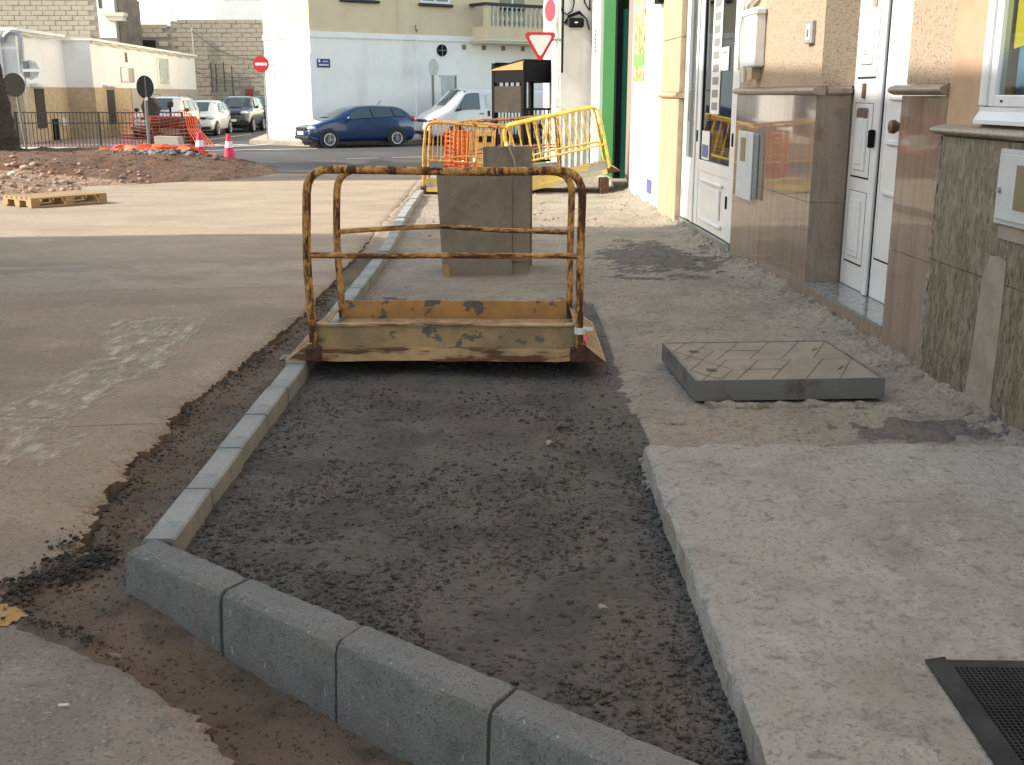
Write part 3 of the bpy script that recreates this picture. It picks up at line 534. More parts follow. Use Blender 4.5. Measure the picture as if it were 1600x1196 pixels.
# ================================================================== FOOTBRIDGES
def bend(pts, n=5):
    # round the inner corners of a polyline given as (point, radius)
    out = []
    for i, (p, r) in enumerate(pts):
        p = Vector(p)
        if r <= 0 or i in (0, len(pts)-1): out.append(p); continue
        a = (Vector(pts[i-1][0])-p).normalized(); b = (Vector(pts[i+1][0])-p).normalized()
        for k in range(n+1):
            t = k/n; out.append((p+a*r)*(1-t)**2+p*2*t*(1-t)+(p+b*r)*t**2)
    return out
def footbridge(label, loc, L, D, tube, bar, board_f, board_r, beam, rot=(0,0,0), H=1.03, bars=0, seed=1, Hr=None, midz=.575, r=.0225):
    rnd = random.Random(seed); o = root('footbridge', label, 'footbridge', loc); o.rotation_euler = rot; h = L/2; Hr = Hr or H
    tag(o, group='steel footbridges over the works')
    for y, HH, nm in ((0, H, 'rail'), (D, Hr, 'rail')):
        w = [rnd.uniform(-.012, .012) for _ in range(8)]
        p = bend([((-h+.012, y, .03), 0), ((-h-.004+w[0], y, .55), .15), ((-h+.012, y, HH-.0), .13), ((-h*.3, y, HH+w[1]), .25), ((h*.2, y, HH-.012+w[2]), .25), ((h+.0, y, HH-.004), .14), ((h+.002+w[3], y, .5), .1), ((h-.004, y, .03), 0)])
        MB().tube(p, r, 10).build(nm, tube, o, True, 60)
        q = [(-h+.0, y, midz), (-h*.45, y, midz+rnd.uniform(-.01, .04)*(y > 0)+w[4]*.4), (-h*.1, y, midz+(.035 if y > 0 else 0)), (h*.4, y, midz+w[5]*.4+(.015 if y > 0 else 0)), (h, y, midz)]
        MB().tube(q, r*.7, 8).build('mid_rail', bar, o, True, 60)
        for k in range(bars):
            x = -h+L*(k+1)/(bars+1); MB().tube([(x+rnd.uniform(-.012, .012), y, midz), (x+rnd.uniform(-.02, .02), y, HH-.01)], .009, 6).build('bar', bar, o, True)
    n = 14; wob = [rnd.uniform(-.004, .004) for _ in range(n+1)]
    def strip(y, z0, z1, th, wv):
        vs = []; fs = []
        for i in range(n+1):
            x = -h+.02+(L-.04)*i/n; d = wob[i]*wv
            vs += [(x, y+d, z0+d*.5), (x, y+th+d, z0+d*.5), (x, y+th+d, z1+d), (x, y+d, z1+d)]
        for i in range(n):
            for k in range(4): fs.append((i*4+k, i*4+(k+1) % 4, i*4+4+(k+1) % 4, i*4+4+k))
        fs += [(0, 1, 2, 3), (n*4+3, n*4+2, n*4+1, n*4)]; return MB().add(vs, fs)
    strip(.034, .060, .186, .010, 1).build('toe_board', board_f, o)
    strip(.018, .186, .196, .05, 1).build('board_lip', beam, o)
    strip(D-.012, .0, .142, .012, 1).build('toe_board', board_r, o)
    strip(-.026, .0, .066, .05, 1.5).build('base_beam', beam, o)
    strip(D-.02, -.03, .0, .05, 1.5).build('base_beam', beam, o)
    MB().box(-h+.01, h-.01, .03, D-.025, .016, .03).build('deck', 'flap_plate', o)
    for s in (-1, 1):
        b = MB(); x0, x1 = s*(h-.005), s*(h+.145)
        for y0, y1 in ((-.02, D+.01),):
            b.add([(x0, y0, .105), (x1, y0, .0), (x1, y1, .0), (x0, y1, .105), (x0, y0, .095), (x1, y0, -.01), (x1, y1, -.01), (x0, y1, .095)], [(0,1,2,3),(7,6,5,4),(0,4,5,1),(1,5,6,2),(2,6,7,3),(3,7,4,0)])
        fl = b.build('ramp_flap', 'flap_plate', o)
        rb = MB()
        for k in range(7):
            f0 = .12+k*.12; rb.tube([(x0+(x1-x0)*f0, .12, .105*(1-f0)+.003), (x0+(x1-x0)*f0, D-.08, .105*(1-f0)+.003)], .004, 5)
        rb.build('rib', 'flap_plate', fl)
        MB().prism([(x0, -.0), (x1-s*.004, -.004), (x0+s*.03, .092), (x0, .095)], 'y', -.031, -.019).build('gusset', 'old_rust' if s > 0 else beam, o)
        MB().box(min(s*(h-.055), s*(h+.035)), max(s*(h-.055), s*(h+.035)), -.034, .012, -.004, .075, .006).build('foot_bracket', 'old_rust', o)
    return o
fb = footbridge('rusty yellow footbridge with bent bare rails over the near gravel', (-.36, 5.86, .09), 1.46, 1.03, 'rusty_tube', 'rusty_bar', 'ochre_board', 'orange_board', 'ochre_beam', rot=(0, R(.15), 0), Hr=.955, seed=4)
for y, x in ((0, .728),): MB().lathe([(.031, .15), (.031, .185)], (x, y, 0), n=10).build('tape', 'white_tape', fb)
b = MB(); b.box(.70, .80, -.004, .002, .168, .186); b.build('tape', 'white_tape', fb)
b = MB(); b.add([(.755, .02, .0965), (.775, .02, .082), (.79, .3, .072), (.775, .5, .083), (.76, .5, .093), (.762, .3, .0915)], [(0, 1, 2, 5), (5, 2, 3, 4)])
b.v = [(x, y, z+.006) for x, y, z in b.v]; tag(b.build('paint_smear', 'red_paint', fb), 'red paint smear')
fA = footbridge('amber footbridge standing on the far kerb with orange mesh behind it', (-.72, 17.1, .02), 1.30, 1.0, 'amber_tube', 'amber_tube', 'yellow_board', 'yellow_board', 'yellow_board', rot=(0, R(3.2), 0), bars=9, seed=8, midz=.47, r=.022)
fB = footbridge('bright yellow footbridge tilted up onto the step of the green doorway', (.80, 17.3, .16), 1.50, 1.0, 'yellow_tube', 'yellow_tube', 'yellow_board', 'yellow_board', 'yellow_board', rot=(0, R(-12.5), 0), bars=11, seed=11, midz=.44, r=.024)
fC = footbridge('brown footbridge behind the other two in front of the black kiosk', (-.05, 20.6, .02), 1.90, 1.0, 'brown_tube', 'brown_tube', 'yellow_board', 'yellow_board', 'yellow_board', rot=(0, R(-4.5), 0), bars=10, seed=13, midz=.47, r=.022)
MB().lathe([(.03, .74), (.03, .80)], (-.738, 0, 0), n=8).build('tape', 'white_tape', fB)
o = MB().box(1.36, 1.5, 17.25, 17.55, -.02, .235, .01).build('support_block', 'old_rust'); tag(o, 'dark block propping up the right end of the yellow footbridge', 'block')

# cement boxes behind the rusty footbridge
cb = root('formwork_box', 'grey cement covered box tapering downwards behind the rusty footbridge', 'box', (-.24, 9.35, 0))
b = MB(); b.add([(-.35, 0, -.03), (.24, 0, -.03), (.24, .3, -.03), (-.35, .3, -.03), (-.39, -.03, .845), (.24, -.03, .845), (.24, .33, .845), (-.39, .33, .845)], [(3,2,1,0),(4,5,6,7),(0,1,5,4),(1,2,6,5),(2,3,7,6),(3,0,4,7)]); b.build('front_panel', 'cement_box', cb)
b = MB(); b.add([(.245, .012, .12), (.39, .03, .12), (.39, .3, .12), (.245, .3, .12), (.245, -.015, .85), (.395, .0, .85), (.395, .33, .85), (.245, .33, .85)], [(3,2,1,0),(4,5,6,7),(0,1,5,4),(1,2,6,5),(2,3,7,6),(3,0,4,7)]); b.build('side_panel', 'cement_box', cb)
MB().box(.10, .39, .05, .3, -.03, .12).build('foot', 'cement_box', cb)
cb2 = root('cement_board', 'flat grey board with rope over its top standing behind the cement box', 'board', (-.03, 9.85, 0))
MB().box(-.2, .21, 0, .04, -.02, 1.055, .004).build('panel', 'cement_box', cb2); MB().box(-.225, -.2, -.004, .06, -.02, 1.05).build('edge_batten', 'cement_box', cb2)
MB().tube([(.02, .05, .98), (.015, .02, 1.065), (.0, -.012, 1.06), (.02, -.016, 1.0), (.045, -.014, .95), (.06, -.014, .88)], .011, 6).build('rope', 'rope', cb2, True)
MB().prism([(-.585, -.02), (-.52, -.02), (-.535, .1), (-.57, .115)], 'y', 9.2, 9.23).build('wood_offcut', 'pallet_wood')
tag(bpy.data.objects['wood_offcut'], 'small upright wood offcut at the foot of the cement box', 'offcut')

# raised manhole cover
mc = root('manhole_cover', 'raised steel manhole frame with two tan lids beside the house wall', 'manhole', (1.35, 5.68, .036), R(3.4))
b = MB(); a, c, hh = .475, .432, .104
for (x0, x1, y0, y1) in ((-a, a, -c, -c+.014), (-a, a, c-.014, c), (-a, -a+.014, -c+.014, c-.014), (a-.014, a, -c+.014, c-.014)): b.box(x0, x1, y0, y1, 0, hh)
b.build('frame', 'cover_steel', mc); MB().box(-a+.015, a-.015, -c+.015, c-.015, .02, .072).build('tray', 'cover_steel', mc)
for (y0, y1) in ((-c+.017, -.003), (.003, c-.017)):
    l = MB().box(-a+.017, a-.017, y0, y1, .074, .101, .002).build('lid', 'cover_lid', mc); gz = .1025; b = MB()
    def line(p, q, w=.0022):
        p, q = Vector(p), Vector(q); d = (q-p).normalized(); n_ = Vector((-d.y, d.x))*w; b.quad((*(p-n_), gz), (*(q-n_), gz), (*(q+n_), gz), (*(p+n_), gz))
    ym = (y0+y1)/2; x0, x1 = -a+.02, a-.02; e = .004
    for k in range(5):
        xa = x0+(x1-x0)*(.02+k*.19); line((xa, y0+e), (min(xa+.22, x1), y1-e))
    line((x0, ym), (x0+.11, y1-e)); line((x0, ym), (x0+.11, y0+e)); line((x0+.22, ym), (x0+.11, y1-e)); line((x0+.22, ym), (x0+.11, y0+e))
    line((x0+.28, ym), (x0+.47, ym), .004); line((x1-.15, ym-.03), (x1-.10, ym+.04), .006)
    b.build('groove', 'groove', l); MB().box(x0+.085, x0+.135, ym-.035, ym+.02, gz-.004, gz+.0005).build('key_slot', 'groove', l)
b = MB(); rr = random.Random(5); vs = []; 
pth = [(.96+i*.05, 5.17+.02*math.sin(i*1.3)-(.0 if i < 15 else (i-15)*.022), .012+rr.uniform(-.006, .01)) for i in range(20)]
b.tube(pth, [.038+rr.uniform(-.014, .012) for _ in pth], 7); b.v = [(x, y, z*.9) for x, y, z in b.v]; struct(b.build('mortar_lip', 'rough_concrete', None, True, 60))

# doormat
dm = root('doormat', 'black rubber doormat lying on the stamped concrete slab', 'doormat', (1.05, 2.53, .1045), R(-1.5))
b = MB(); wm, lm, bd = .75, 1.3, .05
b.prism([(0, 0), (0, .004), (bd, .013), (bd, 0)], 'y', -lm, 0); b.prism([(-bd, 0), (-bd, .013), (0, .004), (0, 0)], 'x', bd, wm); b.build('border', 'rubber', dm)
MB().box(bd, wm, -lm, -bd, 0, .005).build('backing', 'dark_gap', dm)
b = MB(); k = bd
while k < wm: b.box(k, k+.0035, -lm, -bd, .005, .0125); k += .0125
k = -bd
while k > -lm: b.box(bd, wm, k-.0035, k, .005, .0122); k -= .0125
b.build('ribbed_grid', 'rubber', dm)['kind'] = 'stuff'

# litter
b = MB(); b.tube([(0, 0, 0), (.018, 0, 0)], .004, 8); o = b.build('cigarette_butt', 'filter'); b = MB(); b.tube([(.018, 0, 0), (.032, 0, 0)], .004, 8); b.build('paper_end', 'paper', o)
o.location = (-.925, 2.86, -.128); o.rotation_euler.z = R(108); tag(o, 'orange and white cigarette butt in the trench by the corner kerb', 'cigarette')
b = MB(); vs, fs = PROTO[2]; b.add(vs*.011, [tuple(f) for f in fs]); o = b.build('crumpled_wrapper', 'litter_pink'); o.location = (-1.46, 3.12, -.118); tag(o, 'small bright pink crumpled scrap at the broken road edge', 'litter')
b = MB(); b.tube([(0, 0, 0), (.026, .003, 0)], .004, 7); o = b.build('cigarette_end', 'paper'); o.location = (-1.19, 2.58, -.052); tag(o, 'white cigarette end lying on the near road slab', 'cigarette')

# ================================================================== HOUSES ON THE RIGHT (local frame: x into the wall, y along the street)
WO, WR = (2.462, 0, 0), .0377
def house(name, label): return root(name, label, 'building', WO, WR)
def P(parent, name, m, x0, x1, y0, y1, z0, z1, bev=0.): return MB().box(x0, x1, y0, y1, z0, z1, bev).build(name, m, parent)
def ledge(parent, m, y0, y1, z0, z1, out, ret=None):
    n = 12; prof = [(.05, z0)]+[(-out*(1-abs(2*k/n-1)**2.6), z0+(z1-z0)*k/n) for k in range(n+1)]+[(.05, z1)]
    return MB().prism(prof, 'y', y0, y1).build('ledge', m, parent, True, 35)
# --- house with polished pink granite and white front door
hg = house('granite_house', 'house front with polished pink granite base and white panelled front door')
for (y0, y1) in ((8.06, 8.86), (8.863, 9.66), (9.663, 10.45)):
    for (z0, z1) in ((-.03, .735), (.738, 1.49)): P(hg, 'granite_panel', 'pink_granite', 0, .03, y0, y1, z0, z1)
for (z0, z1) in ((.155, .735), (.738, 1.49)): P(hg, 'granite_panel', 'pink_granite', .031, .25, 8.06, 8.085, z0, z1)
for (z0, z1) in ((-.03, .62), (.623, 1.49)): P(hg, 'granite_panel', 'pink_granite', 0, .03, 5.845, 6.47, z0, z1)
P(hg, 'granite_panel', 'pink_granite', 0, .03, 6.473, 8.057, -.03, .132); P(hg, 'step_tread', 'step_marble', -.006, .33, 6.474, 8.055, .134, .156)
P(hg, 'plinth_footing', 'rough_concrete', .012, .3, 5.84, 10.45, -.2, -.03)
ledge(hg, 'smooth_ledge', 8.02, 10.45, 1.492, 1.552, .045); ledge(hg, 'smooth_ledge', 5.845, 6.57, 1.492, 1.552, .05)
P(hg, 'ledge', 'smooth_ledge', .055, .25, 8.025, 8.085, 1.492, 1.552, .015)
P(hg, 'wall', 'speckle_stucco', .02, .3, 8.05, 10.45, 1.554, 7.2); P(hg, 'wall', 'speckle_stucco', .02, .3, 5.84, 6.47, 1.554, 7.2); P(hg, 'wall', 'speckle_stucco', .022, .3, 6.47, 8.05, 2.75, 7.2)
P(hg, 'wall', 'speckle_stucco', .031, .3, 5.845, 6.47, -.03, 1.49); P(hg, 'wall', 'speckle_stucco', .031, .3, 8.09, 10.45, -.03, 1.49); P(hg, 'back_wall', 'room_mid', .34, 6, 5.84, 10.45, -.2, 7.2)
def door_leaf(parent, y0, y1, z0, z1, xf, panels, m='white_metal'):
    d = P(parent, 'door_leaf', m, xf, xf+.05, y0, y1, z0, z1, .004)
    for (a0, a1, b0, b1, inner) in panels:
        P(d, 'panel_gap', 'dark_gap', xf-.002, xf+.004, a0, a1, b0, b1); P(d, 'panel', m, xf-.006, xf+.004, a0+.002, a1-.012, b0+.012, b1-.004, .003)
        if inner:
            w, h = (a1-a0), (b1-b0)
            for f, dx in ((.2, .012), (.34, .019)): P(d, 'moulding', m, xf-.006-dx, xf-.004, a0+w*f, a1-w*f, b0+h*f*.55, b1-h*f*.55, .005)
    return d
dr = link('door', None, hg)
l1 = door_leaf(dr, 7.485, 8.05, .158, 2.7, .26, [(7.63, 7.985, 1.60, 2.45, 1), (7.63, 7.985, .93, 1.44, 1), (7.63, 7.985, .33, .84, 1)])
l2 = door_leaf(dr, 6.48, 7.465, .158, 2.7, .26, [(6.62, 7.40, .42, 2.45, 0)])
for z in (.86, 1.18, 1.46): P(l2, 'moulding', 'white_metal', .232, .257, 6.66, 7.30, z, z+.028, .006)
P(dr, 'door_stile', 'white_metal', .235, .26, 7.455, 7.53, .158, 2.7, .006); P(dr, 'seam', 'dark_gap', .2545, .262, 7.44, 7.452, .16, 2.7)
P(l1, 'letter_slot', 'label_tan', .238, .256, 7.69, 7.90, 2.06, 2.13, .008); P(l1, 'name_plate', 'label_brown', .236, .256, 7.70, 7.90, 1.33, 1.405, .012); P(l1, 'bolt_plate', 'label_brown', .244, .262, 7.80, 7.845, 1.47, 1.57)
P(dr, 'handle', 'black', .19, .236, 7.485, 7.515, 1.15, 1.27, .01); MB().lathe([(.012, .17), (.04, .175), (.045, .2), (.03, .225), (.012, .25)], (0, 7.08, 1.30), 'x', 14).build('knob', 'bronze', dr, True)
bell = root('doorbell', 'small grey doorbell box on the speckled stucco beside the white door', 'doorbell', WO, WR)
P(bell, 'frame', 'galvanised', -.012, .02, 8.25, 8.40, 1.85, 2.01, .006); P(bell, 'face', 'white_plastic', -.016, .0, 8.28, 8.37, 1.875, 1.985); P(bell, 'button', 'trim_grey', -.02, .0, 8.305, 8.345, 1.90, 1.95)
mb_ = root('meter_box', 'narrow pale meter box fixed to the polished pink granite', 'meter box', WO, WR)
P(mb_, 'housing', 'grey_white_box', -.05, 0, 9.57, 10.08, .62, 1.17, .008); P(mb_, 'lid', 'grey_white_box', -.06, -.0485, 9.555, 10.095, .605, 1.185, .005); P(mb_, 'window', 'box_pane', -.064, -.055, 9.80, 9.97, .93, 1.13)
ub = root('cable_box', 'cream cable box with white pipes high on the stucco by the glass door', 'cable box', WO, WR)
P(ub, 'housing', 'white_plastic', -.075, .018, 9.62, 10.02, 1.72, 2.16, .012); P(ub, 'lid', 'white_plastic', -.088, .018, 9.6, 10.06, 2.13, 2.2, .02)
MB().tube(bend([((-.03, 10.12, 1.6), 0), ((-.03, 10.12, 2.25), .08), ((-.03, 9.85, 2.3), .06), ((-.03, 9.8, 3.2), 0)]), .022, 8).build('pipe', 'white_plastic', ub, True); MB().tube([(-.07, 10.15, 1.7), (-.085, 10.14, 2.0), (-.06, 10.1, 2.3), (-.04, 10.1, 3.2)], .012, 6).build('cable', 'white_plastic', ub, True)
P(ub, 'bracket', 'beige_stone', -.06, .018, 9.72, 9.86, 1.62, 1.72)
# --- nearest house with mottled green granite and window
hr = house('window_house', 'nearest house with mottled green granite base and white framed window')
for (y0, y1) in ((5.07, 5.80), (4.2, 5.067), (3.3, 4.197), (2.4, 3.297), (1.5, 2.397), (.3, 1.497), (-1, .297)):
    for (z0, z1) in ((.03, .655), (.658, 1.29)): P(hr, 'granite_panel', 'green_granite', -.03, .0, y0, y1, z0, z1)
P(hr, 'plinth_footing', 'rough_concrete', -.012, .3, -4, 5.84, -.2, .03); ledge(hr, 'speckle_ledge', -1, 5.84, 1.292, 1.35, .085)
rr = random.Random(9); vs = []; fs = []
for i in range(41):
    z = .02+1.27*i/40; vs += [(-.028+rr.uniform(-.008, .006), 5.80-.0, z), (-.028+rr.uniform(-.012, .004), 5.825+rr.uniform(-.006, .006), z), (.0, 5.843, z)]
for i in range(40):
    for k in (0, 1): fs.append((i*3+k, i*3+k+1, i*3+k+4, i*3+k+3))
MB().add(vs, fs).build('broken_edge', 'mortar', hr)
P(hr, 'wall', 'peach_plaster', .0, .3, 5.44, 5.84, 1.35, 7.2); P(hr, 'wall', 'peach_plaster', .0, .3, -4, 5.44, 2.75, 7.2); P(hr, 'wall', 'peach_plaster', .0, .3, -4, 3.6, 1.35, 2.75); P(hr, 'wall', 'peach_plaster', .001, .3, -4, 5.84, .03, 1.352)
P(hr, 'back_wall', 'room_mid', 1.2, 6, -4, 5.84, -.2, 7.2); P(hr, 'room_side', 'room_mid', .3, 1.2, 5.75, 5.84, 0, 3); P(hr, 'room_ceiling', 'room_mid', .3, 1.2, -4, 5.75, 2.8, 7.2)
wi = link('window', None, hr)
b = MB(); b.prism([(-.045, 1.362), (-.045, 1.38), (-.02, 1.42), (-.02, 1.44), (.06, 1.44), (.06, 1.362)], 'y', 3.62, 5.435); b.build('sill', 'white_metal', wi)
P(wi, 'frame', 'white_metal', -.03, .06, 5.375, 5.435, 1.442, 2.74, .008); P(wi, 'frame', 'white_metal', -.03, .06, 3.62, 3.68, 1.442, 2.74, .008); P(wi, 'frame', 'white_metal', -.03, .06, 3.68, 5.375, 2.68, 2.74, .008)
P(wi, 'sash', 'white_metal', -.012, .04, 5.315, 5.372, 1.442, 2.68, .005); P(wi, 'sash', 'white_metal', -.0125, .04, 3.7, 5.312, 1.442, 1.495, .005); P(wi, 'sash', 'white_metal', -.012, .04, 4.55, 4.62, 1.497, 2.68, .005)
P(wi, 'pane', 'clear_glass', .012, .016, 4.62, 5.315, 1.495, 2.68); P(wi, 'pane', 'clear_glass', .012, .016, 3.68, 4.55, 1.495, 2.68); P(wi, 'drain_cap', 'black', -.014, -.01, 5.22, 5.245, 1.462, 1.472)
ps = root('window_poster', 'yellow and blue poster behind the glass of the white framed window', 'poster', WO, WR)
b = MB(); b.add([(.05, 5.30-.08*i, 1.70+.012*math.sin(i*1.1)) for i in range(18)]+[(.05, 5.30-.08*i, 2.66) for i in range(18)], [(i, i+1, 19+i, 18+i) for i in range(17)]); b.build('yellow_sheet', 'poster_yellow', ps)
MB().quad((.055, 5.25, 1.5), (.055, 3.9, 1.5), (.055, 3.9, 1.72), (.055, 5.25, 1.72)).build('blue_sheet', 'poster_blue', ps)
m2 = root('electric_box', 'white electric box with tan pane on the mottled green granite', 'meter box', WO, WR)
P(m2, 'housing', 'grey_white_box', -.055, -.03, 4.42, 5.10, .925, 1.262, .006); P(m2, 'lid', 'grey_white_box', -.066, -.054, 4.445, 5.08, .945, 1.245, .008); P(m2, 'window', 'box_pane', -.072, -.064, 4.52, 4.90, 1.005, 1.20, .004)
P(m2, 'seal', 'cement_patch', -.04, -.029, 4.5, 5.07, .86, .925); MB().lathe([(.012, -.08), (.012, -.06)], (0, 5.04, 1.08), 'x', 10).build('lock', 'steel', m2, True)
b = MB(); q = [(5.24, .035), (5.10, .045), (5.06, .03), (4.975, .055), (4.965, .4), (4.97, .765), (5.06, .775), (5.13, .77), (5.155, .70), (5.185, .675), (5.205, .4)]
b.prism(q, 'x', -.0345, -.0302); b.build('cement_strip', 'cement_patch', hr)
# --- shop with the glass door
hs = house('glass_door_shop', 'shop with tall white framed glass door and beige stone pier')
P(hs, 'lintel', 'beige_stone', .0, .3, 10.45, 14.25, 2.72, 7.2); P(hs, 'back_wall', 'room_mid', 2.2, 6, 10.45, 17.3, -.2, 7.2); P(hs, 'room_side', 'room_mid', .12, 2.2, 10.45, 10.5, 0, 2.72); P(hs, 'room_side', 'room_mid', .12, 2.2, 13.3, 13.4, 0, 2.72)
P(hs, 'room_ceiling', 'room_mid', .3, 2.2, 10.5, 13.3, 2.72, 3); P(hs, 'room_floor', 'room_mid', .1, 2.2, 10.5, 13.3, -.1, .1); P(hs, 'threshold', 'step_marble', -.01, .1, 10.45, 13.05, -.05, .1)
gd = link('glass_door', None, hs); xf = .035
for (y0, y1) in ((10.46, 10.72), (12.16, 12.32)): P(gd, 'stile', 'white_metal', xf-.02, xf+.04, y0, y1, .11, 2.7, .006)
P(gd, 'rail', 'white_metal', xf-.018, xf+.038, 10.72, 12.16, 2.55, 2.7, .005); P(gd, 'rail', 'white_metal', xf-.018, xf+.038, 10.72, 12.16, .70, .815, .005)
pn = P(gd, 'panel', 'white_metal', xf-.01, xf+.03, 10.72, 12.16, .11, .70, .004)
P(pn, 'moulding', 'white_metal', xf-.045, xf-.01, 10.95, 11.95, .60, .635, .012); P(pn, 'moulding', 'white_metal', xf-.045, xf-.01, 10.95, 11.95, .19, .235, .012); P(pn, 'moulding', 'white_metal', xf-.03, xf-.01, 11.05, 11.85, .27, .57, .015)
P(gd, 'pane', 'tint_glass', xf+.008, xf+.012, 10.72, 12.16, .815, 2.55); P(gd, 'pane_gasket', 'dark_gap', xf-.004, xf+.012, 12.145, 12.165, .815, 2.55)
P(gd, 'stile', 'white_metal', xf-.03, xf+.04, 12.36, 12.44, .11, 2.7, .006); P(gd, 'stile', 'white_metal', xf-.03, xf+.04, 12.86, 13.04, .11, 2.7, .006); P(gd, 'pane', 'tint_glass', xf+.008, xf+.012, 12.44, 12.86, .80, 2.7); P(gd, 'panel', 'white_metal', xf-.016, xf+.03, 12.44, 12.86, .11, .80, .006)
MB().tube(bend([((-.015, 12.33, 1.54), 0), ((-.075, 12.33, 1.54), .03), ((-.075, 12.33, 1.22), .03), ((-.015, 12.33, 1.22), 0)]), .012, 8).build('handle', 'steel', gd, True)
for (y, z) in ((12.25, 1.0), (10.6, 1.02), (10.75, .42), (12.98, 1.7), (12.98, .35)): P(gd, 'hinge', 'black', xf-.03, xf-.018, y-.02, y+.02, z, z+.12)
nt_ = root('notice_strip', 'long white paper strip of small prints on the glass shop door', 'notice', WO, WR)
P(nt_, 'strip', 'paper', xf+.0, xf+.005, 11.36, 11.78, 1.3, 2.52)
z = 1.34
while z < 2.45: P(nt_, 'print', 'print_grey', xf-.003, xf, 11.44, 11.70, z, z+.075); z += .125
o = root('door_notice', 'small white notice sheet on the glass of the shop door', 'notice', WO, WR); P(o, 'sheet', 'paper', xf-.002, xf+.003, 11.02, 11.33, 1.72, 1.94); P(o, 'print', 'print_grey', xf-.005, xf-.002, 11.10, 11.26, 1.88, 1.9)
o = root('blue_notice', 'white notice with blue print low on the glass shop door', 'notice', WO, WR); P(o, 'sheet', 'paper', xf-.002, xf+.003, 11.72, 12.1, .83, 1.12); P(o, 'print', 'print_blue', xf-.005, xf-.002, 11.76, 12.06, .85, .98)
for (z0, z1, m) in ((-.03, 1.45, 'beige_stone'), (1.52, 2.12, 'beige_stone'), (2.125, 2.72, 'beige_stone')): P(hs, 'stone_block', m, -.06, .3, 13.06, 14.25, z0, z1, .006)
MB().prism([(.05, 1.452), (-.075, 1.452), (-.10, 1.47), (-.105, 1.49), (-.10, 1.505), (-.075, 1.518), (.05, 1.518)], 'y', 13.02, 14.29).build('ledge', 'beige_stone', hs)
# --- white shop front
hw = house('white_shop', 'white shop front with pale green shutter panel beyond the stone pier')
P(hw, 'wall', 'white_paint', 0, .3, 14.25, 14.5, -.05, 7.2); P(hw, 'wall', 'white_paint', 0, .3, 15.9, 17.25, -.05, 7.2); P(hw, 'lintel', 'white_paint', 0, .3, 14.5, 15.9, 2.75, 7.2); P(hw, 'sill', 'white_paint', -.02, .3, 14.5, 15.9, -.05, .12)
P(hw, 'shutter', 'pale_green', .03, .08, 14.5, 15.9, .12, 2.75); P(hw, 'door_closer', 'black', -.06, .03, 14.7, 15.0, 2.62, 2.75); P(hw, 'cabinet_door', 'white_metal', -.02, 0, 16.1, 17.1, .12, 1.02, .006); P(hw, 'cabinet_door', 'white_metal', -.02, 0, 16.1, 17.1, 1.04, 1.62, .006)
P(hw, 'sticker', 'print_blue', .02, .03, 15.3, 15.7, .16, .35)
fp = root('fruit_poster', 'tall poster of fruit and leaves on the white shop wall', 'poster', WO, WR); P(fp, 'sheet', 'fruit_poster', -.012, -.001, 16.05, 17.1, 2.05, 3.3); P(fp, 'band', 'poster_green', -.014, -.001, 16.05, 17.1, 1.88, 2.05); P(fp, 'sheet', 'fruit_poster', -.0125, -.001, 16.05, 17.1, 1.68, 1.88)
# --- green doorway
hv = house('green_shop', 'shop entrance with bright green pillar and teal door')
P(hv, 'jamb', 'taupe', 0, .5, 17.25, 17.75, -.05, 7.2); P(hv, 'recess_back', 'black', .5, .6, 17.75, 19.2, -.05, 3.4); P(hv, 'door', 'teal_paint', .10, .5, 19.13, 19.18, .1, 2.85); P(hv, 'door_frame', 'black', .0, .10, 19.12, 19.19, .1, 3.3); P(hv, 'step', 'pavement_pale', -.12, .5, 17.75, 20.8, -.1, .1)
P(hv, 'green_pillar', 'green_paint', -.02, .4, 19.2, 20.85, .1, 3.3); P(hv, 'lintel', 'green_paint', -.019, .4, 17.75, 20.85, 3.3, 7.2); P(hv, 'white_pillar', 'white_paint', -.08, .4, 20.85, 22.2, -.1, 7.2); P(hv, 'back_wall', 'room_mid', .6, 6, 17.3, 22.2, -.2, 7.2)
b = MB()
for k in range(16): b.box(-.084, -.081, 21.5, 21.66, 1.95+k*.075, 1.99+k*.075)
b.build('lettering', 'print_grey', hv)
# --- grey end wall with cables
he = root('end_building', 'grey walled building end with black cables behind the tilted yellow footbridge', 'building', (0, 22.4, 0))
P(he, 'wall', 'grey_wall', .94, 6, 0, 12, -.4, 7.0); P(he, 'shutter', 'galvanised', .98, 1.9, -.03, -.002, -.1, 1.2)
for k in range(7): P(he, 'shutter_rib', 'white_metal', 1.0+k*.12, 1.05+k*.12, -.045, -.03, -.1, 1.18)
P(he, 'conduit_box', 'galvanised', 1.53, 1.62, -.06, -.002, 2.4, 2.62); P(he, 'downpipe', 'galvanised', 1.55, 1.62, -.07, -.002, 1.3, 1.95)
cbx = root('cable_bundle', 'black junction box with looped cables high on the grey end wall', 'cables', (0, 22.4, 0))
P(cbx, 'junction_box', 'black', 1.09, 1.39, -.13, -.01, 2.74, 2.92, .03); MB().box(1.21, 1.27, -.134, -.13, 2.82, 2.845).build('label_plate', 'paper', cbx)
for k in range(3): MB().tube([(1.0+.03*k, -.04, 2.82-.02*k), (1.08, -.06, 2.92+.02*k), (1.3, -.06, 3.0+.02*k), (1.44, -.05, 2.9), (1.5, -.04, 2.7)], .012, 6).build('cable', 'black', cbx, True)
MB().tube([(1.06+.14*math.cos(a/8*6.28), -.04, 3.2+.22*math.sin(a/8*6.28)) for a in range(9)], .014, 6).build('cable_loop', 'black', cbx, True); MB().tube([(.985, -.03, 4), (.985, -.035, 2.9), (.98, -.03, 1.9)], .02, 6).build('cable', 'black', cbx, True)
MB().tube([(1.35, -.03, 4), (1.40, -.04, 3.2), (1.5, -.04, 3.05), (1.5, -.03, 4)], .014, 6).build('cable', 'black', cbx, True)
